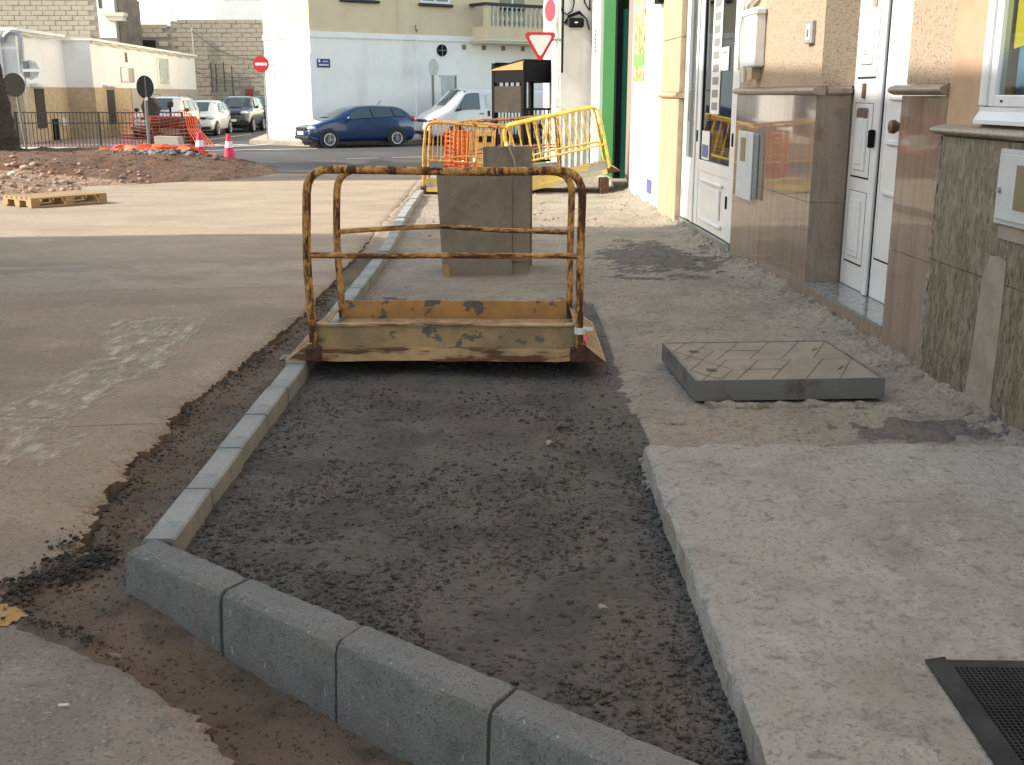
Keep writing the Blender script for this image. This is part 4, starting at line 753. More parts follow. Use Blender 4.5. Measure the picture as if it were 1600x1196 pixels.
# --- building opposite, out of the frame on the left: its shadow lies over the near street
hl = root('opposite_house', 'two storey house on the left side of the street casting the long shadow', 'building', (-6.6, 0, 0))
P(hl, 'wall', 'white_paint', -8, 0, -14, 11.30, -.2, 7.55); P(hl, 'parapet', 'cream_trim', -8.04, .0, -14.04, 11.30, 7.55, 7.65)
for y in (-9, -5.5, -2, 1.5, 5, 8.5):
    for z in (1.0, 4.4):
        w_ = P(hl, 'window', 'dark_glass', -.05, .012, y, y+1.1, z, z+1.4); P(w_, 'frame', 'white_metal', -.02, .03, y-.07, y, z-.06, z+1.46); P(w_, 'frame', 'white_metal', -.02, .03, y+1.1, y+1.17, z-.06, z+1.46)

# ================================================================== FAR SIDE
# --- corner building (local x along the facade away from the corner, y into the building)
yaw = R(54); fdir = Vector((math.sin(yaw), math.cos(yaw))); ca = math.atan2(fdir.y, fdir.x)
cbld = root('corner_building', 'white and beige corner building with balustrade balcony behind the blue car', 'building', (-7.2, 41.0, 0), ca)
M0 = Matrix.Rotation(-ca, 2)
ch = M0 @ (Vector((-9.4, 43.6))-Vector((-7.2, 41.0)))       # end of the chamfered corner
ch2 = ch+M0 @ Vector((-1.5, 16))
def pl(z0, z1, off, m, nm):
    c = [(-off*.4, -off), (26, -off), (26, 14), (ch2.x, 14), (ch2.x-off, ch2.y), (ch.x-off, ch.y-off*.4)]
    if ch2.y > 14: c = [(-off*.4, -off), (26, -off), (26, ch2.y), (ch2.x-off, ch2.y), (ch.x-off, ch.y-off*.4)]
    return MB().prism(c, 'z', z0, z1).build(nm, m, cbld)
pl(-.4, 3.46, 0, 'white_paint', 'lower_wall'); pl(3.46, 3.66, .07, 'white_paint', 'cornice'); pl(3.66, 9.6, .0, 'beige_facade', 'upper_wall')
for (x0, x1) in ((1.3, 2.75), (4.6, 5.95)):
    w_ = P(cbld, 'window', 'dark_glass', x0+.06, x1-.06, -.012, .05, 4.82, 6.2)
    for (a, b_) in ((x0+.02, x0+.1), (x1-.1, x1-.02), ((x0+x1)/2-.04, (x0+x1)/2+.04)): P(w_, 'frame', 'white_metal', a, b_, -.03, .0, 4.82, 6.2)
    P(w_, 'frame', 'white_metal', x0+.1, x1-.1, -.028, .0, 4.82, 4.9); P(w_, 'sill', 'dark_trim', x0-.08, x1+.08, -.16, .0, 4.70, 4.80, .03)
bal = link('balcony', None, cbld); by0 = -1.0
P(bal, 'slab', 'beige_facade', 6.95, 13.5, by0, 0, 3.40, 3.56); P(bal, 'parapet', 'beige_facade', 6.95, 13.5, by0, by0+.12, 3.56, 4.02); P(bal, 'parapet', 'beige_facade', 6.95, 7.07, by0+.12, 0, 3.56, 4.02); P(bal, 'moulding', 'cream_trim', 6.9, 13.5, by0-.05, 0, 3.46, 3.54, .02)
P(bal, 'handrail', 'dark_trim', 6.85, 13.5, by0-.06, by0+.18, 4.78, 4.88); P(bal, 'handrail', 'dark_trim', 6.85, 7.1, by0+.18, 0, 4.78, 4.88); P(bal, 'newel', 'beige_facade', 6.93, 7.16, by0-.0, by0+.16, 4.02, 4.78)
bprof = [(.06, 0), (.06, .05), (.03, .09), (.055, .22), (.065, .30), (.035, .42), (.03, .52), (.045, .60), (.03, .66), (.055, .70), (.055, .76)]
bme = MB().lathe(bprof, n=10).mesh('baluster', 'cream_trim', True)
for k in range(27):
    o = link('baluster', bme, bal); o.location = (7.32+k*.225, by0+.07, 4.02)
P(cbld, 'balcony_door', 'dark_glass', 8.3, 9.5, -.012, .05, 3.6, 6.0); P(cbld, 'door_frame', 'white_metal', 8.86, 8.94, -.03, 0, 3.6, 6.0); P(cbld, 'balcony_door', 'dark_glass', 10.6, 11.5, -.012, .05, 3.6, 6.0)
for x in (6.58, 7.52, 8.46, 9.44): P(cbld, 'vent_block', 'taupe', x-.09, x+.09, -.02, .0, 3.17, 3.35)
vt = MB().lathe([(.22, -.05), (.22, .0)], (5.55, 0, 3.12), 'y', 20).build('round_vent', 'black', cbld); b = MB(); b.box(5.53, 5.57, -.058, -.05, 2.92, 3.32); b.box(5.35, 5.75, -.0585, -.05, 3.10, 3.14); b.build('vent_grille', 'trim_grey', vt)
P(cbld, 'side_door', 'grey_wall', 5.5, 6.12, -.015, .0, -.3, 2.12); P(cbld, 'door_frame', 'taupe', 6.12, 6.2, -.03, .0, -.3, 2.2); P(cbld, 'door_frame', 'grey_wall', 5.42, 6.12, -.03, .0, 2.12, 2.2)
P(cbld, 'drain_pipe', 'white_paint', 4.35, 4.42, -.05, 0, -.3, 3.46); P(cbld, 'pipe', 'beige_facade', 3.62, 3.68, -.05, 0, 3.66, 9.5)
MB().tube([(4.4, -.02, 3.95), (4.34, -.12, 4.0), (4.3, -.16, 3.85), (4.36, -.12, 3.75), (4.42, -.1, 3.85)], .022, 6).build('lamp_hook', 'trim_grey', cbld, True)
P(cbld, 'wall_trim', 'white_paint', -.05, .02, -.03, .02, -.3, 2.9)
pq = root('street_plaque', 'blue enamel street name plaque on the corner building', 'sign', (-7.2, 41.0, 0), ca)
P(pq, 'plate', 'sign_blue', .24, .76, -.03, -.005, 2.42, 2.72, .01); P(pq, 'crest', 'sign_white', .28, .36, -.034, -.03, 2.60, 2.69)
for k in range(5): P(pq, 'letter', 'sign_white', .46+k*.045, .49+k*.045, -.034, -.03, 2.61, 2.65)
for k in range(8): P(pq, 'letter', 'sign_white', .30+k*.05, .335+k*.05, -.034, -.03, 2.48, 2.54)
# pavement round the corner
def w2(p): v = Matrix.Rotation(ca, 2) @ Vector(p); return (v.x-7.2, v.y+41.0)
cpv = [(-.6, -1.3), (26, -1.3), (26, .5), (-.2, .5), (ch.x+.5, ch.y+.6), (ch2.x+.4, ch2.y), (ch2.x-1.2, ch2.y), (ch.x-1.2, ch.y-.9)]
b = MB(); b.prism([w2(p) for p in cpv], 'z', -.4, -.17); struct(b.build('pavement', 'pavement_pale'))
# --- low white house on the left
lh = root('low_white_house', 'long low white house with brick cladded base behind the black railing', 'building')
LHZ = -.3
f1 = [(-16.95, 39.3), (-17.2, 44.0)]; f2 = [(-16.15, 44.0), (-17.45, 63.0)]
b = MB(); b.prism([f1[0], f1[1], (-24, 44.0), (-24, 39.3)], 'z', 1.74, 3.58); b.build('upper_wall', 'white_paint', lh)
b = MB(); b.prism([(-16.9, 39.33), (-17.15, 44.0), (-24, 44.0), (-24, 39.33)], 'z', LHZ, 1.74); b.build('brick_base', 'brick_cladding', lh)
b = MB(); b.prism([f2[0], f2[1], (-26, 63), (-26, 44.0)], 'z', 1.74, 3.47); b.build('upper_wall', 'white_paint', lh)
b = MB(); b.prism([(-16.1, 43.97), (-16.47, 49.2), (-26, 49.2), (-26, 43.97)], 'z', LHZ, 1.74); b.build('brick_base', 'brick_cladding', lh)
b = MB(); b.prism([(-16.44, 49.2), (-17.4, 63.03), (-26, 63.03), (-26, 49.2)], 'z', LHZ, 1.74); b.build('plain_base', 'grey_beige', lh)
b = MB(); b.prism([(-16.83, 39.2), (-17.08, 44.0), (-24, 44.0), (-24, 39.2)], 'z', 3.58, 3.68); b.build('roof_edge', 'white_paint', lh)
b = MB(); b.prism([(-16.02, 43.9), (-17.3, 63.1), (-26, 63.1), (-26, 43.9)], 'z', 3.47, 3.56); b.build('roof_edge', 'white_paint', lh)
d2 = Vector((f2[1][0]-f2[0][0], f2[1][1]-f2[0][1])).normalized(); a2 = math.atan2(d2.y, d2.x)
fr2 = link('facade_details', None, lh); fr2.location = (f2[0][0], f2[0][1], 0); fr2.rotation_euler.z = a2     # local x along facade, y to the left (into house)
def D2(name, m, x0, x1, z0, z1, out=.02, dep=.03): return P(fr2, name, m, x0, x1, -out, dep, z0, z1)
D2('window', 'bucket_brown', 1.5, 2.6, .3, 1.66, .055); D2('window', 'dark_glass', 3.95, 6.1, 1.98, 2.58); D2('shutter', 'white_metal', 3.95, 5.0, 2.0, 2.56, .05)
D2('window', 'bucket_brown', 10.7, 11.4, 1.0, 1.6, .05); D2('window', 'bucket_brown', 11.8, 12.5, 1.0, 1.6, .05); D2('window_hood', 'grey_beige', 9.6, 13.2, 1.62, 1.74, .09); D2('window', 'bucket_brown', 15.2, 16.6, 1.05, 1.58, .05)
D2('picture_frame', 'white_paint', 10.3, 12.9, 1.84, 3.2, .05); D2('picture', 'picture', 10.6, 12.5, 1.95, 3.15, .07); D2('shade', 'white_metal', 1.2, 2.9, 1.78, 1.84, .2)
MB().tube([(k*.6, -.06-.02*(k % 3), 3.40+.03*math.sin(k*1.9)) for k in range(32)], .035, 6).build('eaves_cable', 'cream_trim', fr2, True)
MB().tube([(4.9, -.04, 3.2), (4.9, -.05, 2.8)], .05, 6).build('wall_lamp', 'mortar', fr2)
MB().box(-17.1, -16.93, 40.4, 41.2, .3, 1.68).build('window', 'bucket_brown', lh); MB().box(-17.1, -16.99, 41.9, 42.35, -.2, .6).build('hatch', 'black', lh); MB().box(-16.92, -16.65, 40.1, 41.4, 1.8, 1.85).build('shade', 'white_metal', lh)
MB().box(-17.15, -17.0, 42.75, 43.2, .35, .62).build('meter_box', 'white_plastic', lh)
MB().tube([(-16.9, 39.5+k*.33, 3.48+.03*math.sin(k*1.7)) for k in range(14)], .04, 6).build('eaves_cable', 'cream_trim', lh, True)
b = MB(); b.tube(bend([((-17.3, 39.1, 3.2), 0), ((-17.1, 39.1, 3.55), .2), ((-16.7, 39.15, 3.5), .2), ((-16.75, 39.15, 2.2), 0)]), .09, 8); b.build('pipe', 'galvanised', lh, True)
b = MB(); b.prism([(-24, 38.0), (-17.6, 38.0), (-17.4, 39.2), (-24, 39.2)], 'z', LHZ, 3.5); b.build('side_wall', 'white_paint', lh)
struct(MB().prism([(-16.9, 39.3), (-17.2, 44), (-16.1, 44), (-17.4, 63), (-15.2, 63), (-15.2, 44), (-11.0, 39.2), (-11.2, 37.6), (-17.5, 37.6)], 'z', -.4, -.17).build('pavement', 'pavement_pink'))
# --- unfinished block buildings
def blocks(parent, x0, x1, y, z0, z1, bl, bh, m, skip=lambda x, z: False):
    me = MB().box(0, bl-.035, -.03, .2, 0, bh-.03, .012).mesh('concrete_block', m); n = 0; r_ = 0; z = z0
    while z < z1-.01:
        x = x0-(bl/2 if r_ % 2 else 0)
        while x < x1:
            if x >= x0-.01 and x+bl <= x1+.02 and not skip(x, z):
                o = link('concrete_block', me, parent); o.location = (x, y+random.uniform(-.012, .012), z); n += 1
            x += bl
        z += bh; r_ += 1
    return n
bk = root('block_building', 'bare grey block building with stepped top behind the parked cars', 'building')
MB().box(-26, -15.0, 72.0, 76, -.4, 5.6).build('wall', 'far_mortar', bk); MB().box(-21.3, -15.0, 72.01, 76, 5.6, 5.88).build('wall', 'far_mortar', bk)
nb = blocks(bk, -21.2, -15.0, 72.0, .6, 5.85, .62, .27, 'far_block', lambda x, z: z < 1.1 and x < -18.5 or (-17.3 < x+.3 < -16.1 and z < 1.8))
nb2 = blocks(bk, -25.2, -21.2, 72.0, 3.30, 5.55, .62, .27, 'far_block', lambda x, z: -23.6 < x+.3 < -22.1 and 4.1 < z+.1 < 4.8)
MB().box(-16.83, -16.39, 71.9, 72.05, .2, 1.8).build('door', 'shutter_red', bk); w_ = MB().box(-23.3, -22.3, 71.93, 72.05, 4.3, 4.75).build('window', 'dark_glass', bk)
for (x, z0, z1) in ((-18.9, 1.6, 3.4), (-18.6, 1.6, 3.3), (-18.1, 1.6, 3.4), (-17.6, .8, 3.2)): MB().tube([(x, 71.85, z0), (x, 71.85, z1)], .03, 5).build('pipe', 'bucket_brown', bk)
MB().tube([(-19.9, 71.8, .8), (-19.9, 71.8, 5.5)], .05, 6).build('conduit', 'cream_trim', bk)
MB().tube([(-19.9, 71.75, 5.3), (-18.5, 71.7, 4.2), (-17.2, 71.7, 3.7), (-15.6, 71.7, 3.55)], .025, 5).build('cable', 'trim_grey', bk, True)
MB().tube([(-19.9, 71.75, 2.9), (-18.8, 71.7, 2.45), (-17.5, 71.7, 2.3), (-16.2, 71.7, 2.5)], .025, 5).build('cable', 'trim_grey', bk, True)
bk2 = root('tall_block_building', 'taller pale block building rising behind the low white house', 'building')
MB().box(-34, -22.6, 66.0, 70.1, -.4, 9.5).build('wall', 'far_mortar', bk2); MB().box(-22.6, -22.5, 66.4, 70.1, -.4, 6.9).build('side_wall', 'panel_stone', bk2)
nb3 = blocks(bk2, -30.0, -23.7, 66.0, 4.75, 6.9, .66, .27, 'far_block_light')
MB().box(-23.6, -22.62, 65.97, 66.1, 4.6, 9.5).build('render_patch', 'white_paint', bk2); MB().box(-23.1, -21.9, 65.3, 66.0, 5.75, 5.95).build('balcony_slab', 'cream_trim', bk2); MB().box(-22.95, -22.0, 65.4, 66.0, 5.5, 5.75).build('balcony_base', 'cream_trim', bk2); MB().box(-23.5, -23.3, 65.95, 65.99, 6.2, 7.6).build('window', 'dark_glass', bk2)
MB().box(-30, -24, 65.6, 65.99, 4.4, 4.72).build('parapet', 'far_block', bk2)
bw = root('far_white_building', 'plain white building block beyond the bare block wall', 'building'); MB().box(-21.8, -10, 85, 95, -.4, 12).build('wall', 'white_paint', bw); MB().box(-21.8, -10, 84.9, 85, 8.6, 8.8).build('cornice', 'white_paint', bw)
an = root('roof_aerial', 'thin television aerial standing on the bare block building', 'aerial', (-21.25, 72.5, 5.6)); MB().tube([(0, 0, 0), (0, 0, 1.45)], .03, 6).build('mast', 'pole_grey', an)
for k in range(4): MB().tube([(.02, 0, 1.25-.0*k), (.5, 0, 1.25)] if k == 0 else [(.1*k+.05, -.25, 1.25), (.1*k+.05, .25, 1.25)], .012, 5).build('element', 'pole_grey', an)
# --- railing
rl = root('railing', 'black metal railing with thin bars in front of the low white house', 'railing', (-16.5, 37.6, -.22)); Lr = 5.55
MB().box(0, Lr, -.1, .1, -.2, .0).build('base_kerb', 'white_paint', rl)
for z in (.78, 1.12): MB().box(0, Lr, -.02, .02, z-.018, z+.018).build('rail', 'dark_trim', rl)
bm_ = MB().tube([(0, 0, 0), (0, 0, 1.12)], .013, 5).mesh('bar', 'dark_trim')
for k in range(44):
    o = link('bar', bm_, rl); o.location = (.05+k*Lr/44.5, 0, 0)
kn = MB().lathe([(.012, .55), (.03, .58), (.012, .61)], n=6).mesh('bar_knot', 'dark_trim')
for k in range(0, 44, 2):
    o = link('bar_knot', kn, rl); o.location = (.05+k*Lr/44.5, 0, 0)
for x in (.0, Lr/2, Lr): P(rl, 'post', 'dark_trim', x-.03, x+.03, -.03, .03, 0, 1.15)
# --- netting
def net(name, label, pts, w, m='net_orange', loc=(0,0,0), group=None):
    # pts[i][j] grid of points -> strands
    o = None; b = MB()
    for row in pts:
        for a, c in zip(row[:-1], row[1:]):
            a, c = Vector(a), Vector(c); u = Vector((0, 0, w)) if abs((c-a).z) < abs((c-a).xy.length) else Vector((w, 0, 0))
            b.quad(a-u, c-u, c+u, a+u)
    for j in range(len(pts[0])):
        for i in range(len(pts)-1):
            a, c = Vector(pts[i][j]), Vector(pts[i+1][j]); d = c-a; u = Vector((w, w*.3, 0))
            b.quad(a-u, c-u, c+u, a+u)
    o = b.build(name, m); o.location = loc; return tag(o, label, 'netting', group)
rn = random.Random(3)
G_ = [[(-12.95+.33*j+.04*math.sin(i), 37.42-.02*j+.1*math.sin(j*1.1+i*.4), 1.0-.125*i-(.5-.5*math.cos(j*.9))*.22*(1-i/9)) for j in range(9)] for i in range(10)]
net('safety_netting', 'sagging orange safety netting tied along the black railing', G_, .007, group='orange plastic netting')
G_ = [[(-.92+.2*math.cos(j*.42), 18.65+.2*math.sin(j*.42), .0+.075*i) for j in range(16)] for i in range(13)]
net('netting_roll', 'orange netting roll standing behind the amber footbridge', G_, .011, group='orange plastic netting')
b = MB()
for k in range(6): b.tube([(-10.8+.08*k, 37.3, 1.0-.05*k), (-10.7+.07*k, 37.25, .4), (-10.45+.1*k, 37.1, .0), (-10.35+.12*k, 37.0, -.2)], .02, 5)
tag(b.build('netting_end', 'net_orange'), 'twisted orange netting end hanging from the right end of the railing', 'netting', 'orange plastic netting')
# --- concrete block, cones
o = MB().prism([(-.42, 0), (.42, 0), (.36, .48), (-.44, .5)], 'y', -.2, .2).build('concrete_barrier', 'concrete_block'); o.location = (-11.0, 36.2, -.31); o.rotation_euler.z = R(-8); tag(o, 'pale concrete block at the end of the black railing', 'block')
def cone(label, x, y, z, m, h=.75, base=True):
    c = root('traffic_cone', label, 'traffic cone', (x, y, z), 0, 'traffic cones')
    if base: MB().prism([(-.24, -.1), (-.1, -.24), (.1, -.24), (.24, -.1), (.24, .1), (.1, .24), (-.1, .24), (-.24, .1)], 'z', 0, .05).build('base', 'trim_black', c)
    s_ = h/.75
    MB().lathe([(.17*s_, .04*s_), (.165*s_, .07*s_), (.115*s_, .38*s_)], n=16).build('cone_body', m, c, True, 60)
    MB().lathe([(.117*s_, .38*s_), (.088*s_, .55*s_)], n=16).build('white_band', 'sign_white', c, True, 60); MB().lathe([(.089*s_, .55*s_), (.055*s_, .745*s_), (.035*s_, .75*s_)], n=16).build('tip', m, c, True, 60)
cone('pink traffic cone with white band standing free on its black base', -7.8, 31.0, -.31, 'cone_pink')
cone('pink traffic cone with white band close to the orange netting heap', -8.85, 31.9, -.35, 'cone_pink', .8)
cone('small red and white cone nearest the orange netting roll', -1.02, 24.4, -.25, 'cone_red', .55); cone('small red and white cone next to the wooden box', -.80, 24.6, -.25, 'cone_red', .55)
bx = root('wooden_box', 'ochre wooden box with two dark openings behind the amber footbridge', 'box', (-.55, 23.2, -.24)); P(bx, 'side', 'box_wood', -.2, .2, 0, .3, 0, 1.0); P(bx, 'opening', 'black', -.17, -.02, -.008, 0, .78, .9); P(bx, 'opening', 'black', .02, .17, -.008, 0, .78, .9); P(bx, 'batten', 'pallet_wood', -.01, .01, -.012, 0, .3, .98)
bx = root('board_stack', 'brown boards leaning left of the wooden box', 'boards', (-1.0, 23.6, -.24)); P(bx, 'board', 'pallet_wood', -.25, 0, 0, .04, .55, 1.0); P(bx, 'board', 'pallet_wood', .02, .22, .01, .05, .55, 1.0); P(bx, 'prop', 'pallet_wood', -.2, -.16, .02, .06, 0, .55); P(bx, 'prop', 'pallet_wood', .14, .18, .02, .06, 0, .55)
# --- earth mound, rubble, pallet
def zmo(X, Y):
    a = np.clip(1-((X+10.4)/4.9)**2-((Y-26.2)/5.6)**2, 0, None)
    h = np.clip(a*1.5, 0, 1)*.52*(1-.06*np.clip(X+9, 0, 9))
    return zr(Y)-.03+h*(.75+.5*fbm(X, Y, .9, 4, 91))*.92+(h > .02)*(.10*(fbm(X, Y, 2.6, 4, 92)-.5)+.05*(fbm(X, Y, 9, 3, 93)-.5))
b = MB()
for k in range(3):
    pth = []
    for i in range(31):
        x = -10.3+3.1*i/30; y = 28.0-.9*i/30+.3*(k-1)+.1*math.sin(i*.9+k); pth.append((x, y, max(float(zmo(np.array(x), np.array(y))), float(zr(y)))+.03+.03*math.sin(i*.8+k*2)))
    b.tube(pth, [.03+.13*math.sin(math.pi*min(1, .05+i/30))*(.6+.6*rn.random()) for i in range(31)], 7)
b.v = [(x+rn.uniform(-.05, .05), y+rn.uniform(-.05, .05), z+rn.uniform(-.025, .025)) for x, y, z in b.v]
tag(b.build('netting_heap', 'net_orange'), 'crumpled heap of orange netting along the top of the earth mound', 'netting', 'orange plastic netting')
struct(field('earth_mound', np.linspace(-17, -5.2, 190), np.linspace(19.3, 33, 200), zmo, 'mound_soil'))
def zru(X, Y):
    e = np.clip(1-((X+12.3)/4.6)**2-((Y-19.5)/5.0)**2, 0, None); h = np.clip(e*1.2, 0, 1)*.42
    return np.maximum(zmo(X, Y), zr(Y)-.04+h*(.75+.5*fbm(X, Y, .9, 4, 96))+(h > .01)*(.1*(fbm(X, Y, 2.6, 4, 97)-.5)))+.004
struct(field('rubble_slope', np.linspace(-17, -7.0, 140), np.linspace(14.2, 24, 150), lambda X, Y: np.where(Y > 22, zru(X, Y)-.2*(Y-22), zru(X, Y)), 'rubble_soil'))
pts = []
for i in range(1300):
    y = random.uniform(14.6, 23); x = -7.2-random.random()*6-.25*max(0, y-18)*0; s = random.choice((.02, .03, .03, .04, .05, .07)) if random.random() < .93 else .12
    if float(zru(np.array(x), np.array(y))) < float(zr(y))+.0: continue
    pts.append((x, y, float(zru(np.array(x), np.array(y)))+s*.15, s))
tag(scatter('rubble_stones', pts, 'rubble_rock'), 'pink and white broken stones on the rubble slope at the left edge', 'rubble')
pts = []
for i in range(130):
    x = random.gauss(-8.1, .5); y = random.gauss(26.2, .35); s = random.uniform(.03, .12); pts.append((x, y, float(zmo(np.array(x), np.array(y)))+s*.3, s))
tag(scatter('grey_rubble', pts, 'grey_rock'), 'grey broken concrete lumps beside the crumpled orange netting', 'rubble')
pts = []
for i in range(900):
    x = random.uniform(-14, -5.6); y = random.uniform(21, 31); s = random.choice((.02, .03, .05)); z_ = float(zmo(np.array(x), np.array(y)))
    if z_ > float(zr(y))+.02: pts.append((x, y, z_, s))
tag(scatter('mound_clods', pts, 'mound_soil'), 'brown clods scattered over the earth mound', 'soil')
pa = root('pallet', 'wooden pallet lying at the edge of the rubble', 'pallet', (-6.98, 17.0, -.125), R(52))
for k in range(6): P(pa, 'deck_plank', 'pallet_wood', -.62, .62, -.4+k*.14, -.4+k*.14+.1, .122, .144, .003)
for x in (-.62, -.07, .48): P(pa, 'cross_plank', 'pallet_wood', x, x+.14, -.4, .4, .1, .1215)
for x in (-.62, -.07, .48):
    for y in (-.4, -.07, .26): P(pa, 'block', 'pallet_wood', x, x+.14, y, y+.14, .022, .0995)
for y in (-.4, -.05, .30): P(pa, 'base_plank', 'pallet_wood', -.62, .62, y, y+.1, 0, .0215)
# --- road signs
def disc(o, c, r, m, nm='sign_plate', ax='y', th=.012, n=28): return MB().lathe([(r, -th), (r, th)], c, ax, n).build(nm, m, o)
s1 = root('road_sign', 'round road sign seen from behind on a leaning post by the palm', 'road sign', (-13.28, 30.4, -.3), R(-6), 'road signs'); MB().tube([(.18, 0, 0), (0, .03, 2.3)], .035, 8).build('post', 'pole_grey', s1, True); disc(s1, (0, 0, 2.03), .31, 'sign_back')
s2 = root('stop_sign', 'eight sided sign seen from behind with pale cross bracket', 'road sign', (-16.1, 38.2, -.25), 0, 'road signs'); MB().tube([(-.2, .02, 0), (-.2, .02, 2.6)], .035, 8).build('post', 'galvanised', s2, True); MB().lathe([(.33, -.012), (.33, .012)], (.0, 0, 2.53), 'y', 8).build('sign_plate', 'galvanised', s2); P(s2, 'bracket', 'white_metal', -.22, .33, -.05, -.014, 2.46, 2.55); P(s2, 'bracket', 'trim_grey', -.2, -.02, -.04, -.0145, 2.3, 2.8)
s3 = root('road_sign', 'oval looking sign turned sideways on a grey post beside the white estate car', 'road sign', (-11.75, 36.5, -.32), R(62), 'road signs'); MB().tube([(0, .03, 0), (0, .03, 2.35)], .05, 8).build('post', 'pole_grey', s3, True); disc(s3, (0, 0, 2.03), .36, 'sign_back'); P(s3, 'bracket', 'sign_white', -.05, .05, -.03, .0, 1.62, 1.72)
s4 = root('no_entry_sign', 'round red no entry sign with white bar beside the corner building', 'road sign', (-9.42, 43.0, -.2), 0, 'road signs'); MB().tube([(.1, .05, 0), (.1, .05, 3.1)], .035, 8).build('post', 'galvanised', s4, True); disc(s4, (0, 0, 2.78), .30, 'sign_red'); P(s4, 'bar', 'sign_white', -.22, .22, -.018, -.013, 2.73, 2.83)
s5 = root('road_sign', 'round sign turned sideways on a post in front of the corner building', 'road sign', (-2.95, 43.1, -.25), R(58), 'road signs'); MB().tube([(0, .05, 0), (0, .05, 2.9)], .05, 8).build('post', 'pole_grey', s5, True); disc(s5, (0, 0, 2.72), .30, 'galvanised')
s6 = root('give_way_sign', 'white triangular give way sign with red border on a tall pale pole', 'road sign', (.53, 21.6, -.2), 0, 'road signs')
def tri(r): return [(-r, .578*r), (r, .578*r), (0, -1.155*r)]
def rtri(r, c=.045): 
    out = []; T = tri(r)
    for i in range(3):
        p = Vector(T[i]); a = (Vector(T[i-1])-p).normalized()*c*2; b_ = (Vector(T[(i+1) % 3])-p).normalized()*c*2; out += [tuple(p+a), tuple(p+a*.35+b_*.35), tuple(p+b_)]
    return out
for r_, y0, y1, m, nm in ((.325, 0, .012, 'sign_red', 'border'), (.235, -.003, .0, 'sign_white', 'face')):
    MB().prism([(x, z+2.63) for x, z in rtri(r_, .03 if r_ < .3 else .045)], 'y', y0, y1).build(nm, m, s6)
MB().tube([(.36, .06, 0), (.33, .06, 4.2)], .05, 10).build('pole', 'white_metal', s6, True); P(s6, 'clamp', 'galvanised', .1, .4, .012, .05, 2.66, 2.70); P(s6, 'clamp', 'white_plastic', .27, .41, .0, .12, 1.45, 1.65, .02)
s7 = MB().lathe([(.28, -.01), (.28, .01)], (0, 0, 0), 'y', 24).build('round_sign', 'sign_white'); s7.location = (.72, 21.55, 2.98); s7.rotation_euler = (0, 0, R(-62)); tag(s7, 'faded red and white round sign edge on at the top of the pale pole', 'road sign', 'road signs'); MB().lathe([(.2, -.014), (.2, -.0105)], (0, 0, .02), 'y', 24).build('red_face', 'litter_pink', s7)
# --- black kiosk
kk = root('kiosk', 'black framed kiosk with tan roof edge and brown panel before the white van', 'kiosk', (.28, 27.0, -.3), R(38)); kw, kd = 1.15, 1.15
for (x, y) in ((0, 0), (kw, 0), (0, kd), (kw, kd)): P(kk, 'post', 'black', x-.05, x+.05, y-.05, y+.05, 0, 2.52)
for (x0, x1, y0, y1) in ((.05, kw-.05, -.04, -.0), (.05, kw-.05, kd, kd+.04)): P(kk, 'valance', 'black', x0, x1, y0, y1, 2.08, 2.54)
for x in (-.04, kw): P(kk, 'valance', 'black', x, x+.04, .05, kd-.05, 2.06, 2.34)
b = MB(); b.prism([(-.03, 2.35), (kd+.03, 2.35), (kd+.03, 2.38), (-.03, 2.56)], 'x', -.055, -.015); b.build('roof_edge', 'tan_board', kk)
b = MB(); b.prism([(-.06, 2.565), (kd+.06, 2.385), (kd+.06, 2.41), (-.06, 2.59)], 'x', -.07, kw+.07); b.build('roof', 'black', kk)
P(kk, 'side_panel', 'panel_brown', -.045, -.0, .05, kd-.05, 1.36, 1.98)
for z in (.2, 1.42): P(kk, 'rail', 'black', .05, kw-.05, -.02, .02, z, z+.05)
for k in range(8): P(kk, 'baluster', 'black', .1+k*.13, .125+k*.13, -.01, .01, .25, 1.42)
for k in range(8): P(kk, 'baluster', 'black', -.01, .01, .1+k*.13, .125+k*.13, .25, 1.36)
for k in range(6): P(kk, 'slat', 'black', .1+k*.17, .15+k*.17, kd-.01, kd+.01, 1.9, 2.08)
# --- palm at the left edge
pm = root('palm_tree', 'thick rough palm trunk at the left edge of the picture', 'palm tree', (-13.05, 28.2, -.2))
rr = random.Random(2); b = MB(); b.tube([(.14-.12*t*4, 0, t*6.2) for t in [k/30 for k in range(31)]], [.62-.32*(k/30)**.6+.03*(k % 2) for k in range(31)], 18)
b.v = [(x+rr.uniform(-.025, .025), y+rr.uniform(-.025, .025), z) for x, y, z in b.v]; tr = b.build('trunk', 'palm_bark', pm)
b = MB()
for k in range(420):
    z = rr.uniform(.1, 6.0); a = rr.uniform(0, 6.283); r_ = .60-.32*(z/6.2)**.6+.0; cx = .14-.48*z/6.2; c, s_ = math.cos(a), math.sin(a)
    b.add([(cx+c*r_-s_*.07, s_*r_+c*.07, z), (cx+c*r_+s_*.07, s_*r_-c*.07, z), (cx+c*(r_+.07), s_*(r_+.07), z+.12)], [(0, 1, 2)])
b.build('frond_scars', 'palm_bark', tr)['kind'] = 'stuff'
b = MB()
for k in range(26):
    a = k*2.399; el = R(70-3.6*k); L = 2.6; pr_ = Vector((-.34, 0, 6.1)); d = Vector((math.cos(a)*math.cos(el), math.sin(a)*math.cos(el), math.sin(el)))
    for j in range(14):
        q = pr_+d*(L/14); d = (d+Vector((0, 0, -.10))).normalized(); sd = d.cross(Vector((0, 0, 1))).normalized(); w = .5*math.sin(math.pi*(j+1.5)/16)
        b.add([pr_, q, q+sd*w+d*.2-Vector((0, 0, .12)), ], [(0, 1, 2)]); b.add([pr_, q, q-sd*w+d*.2-Vector((0, 0, .12))], [(0, 2, 1)]); pr_ = q
b.build('crown', 'palm_leaf', pm)
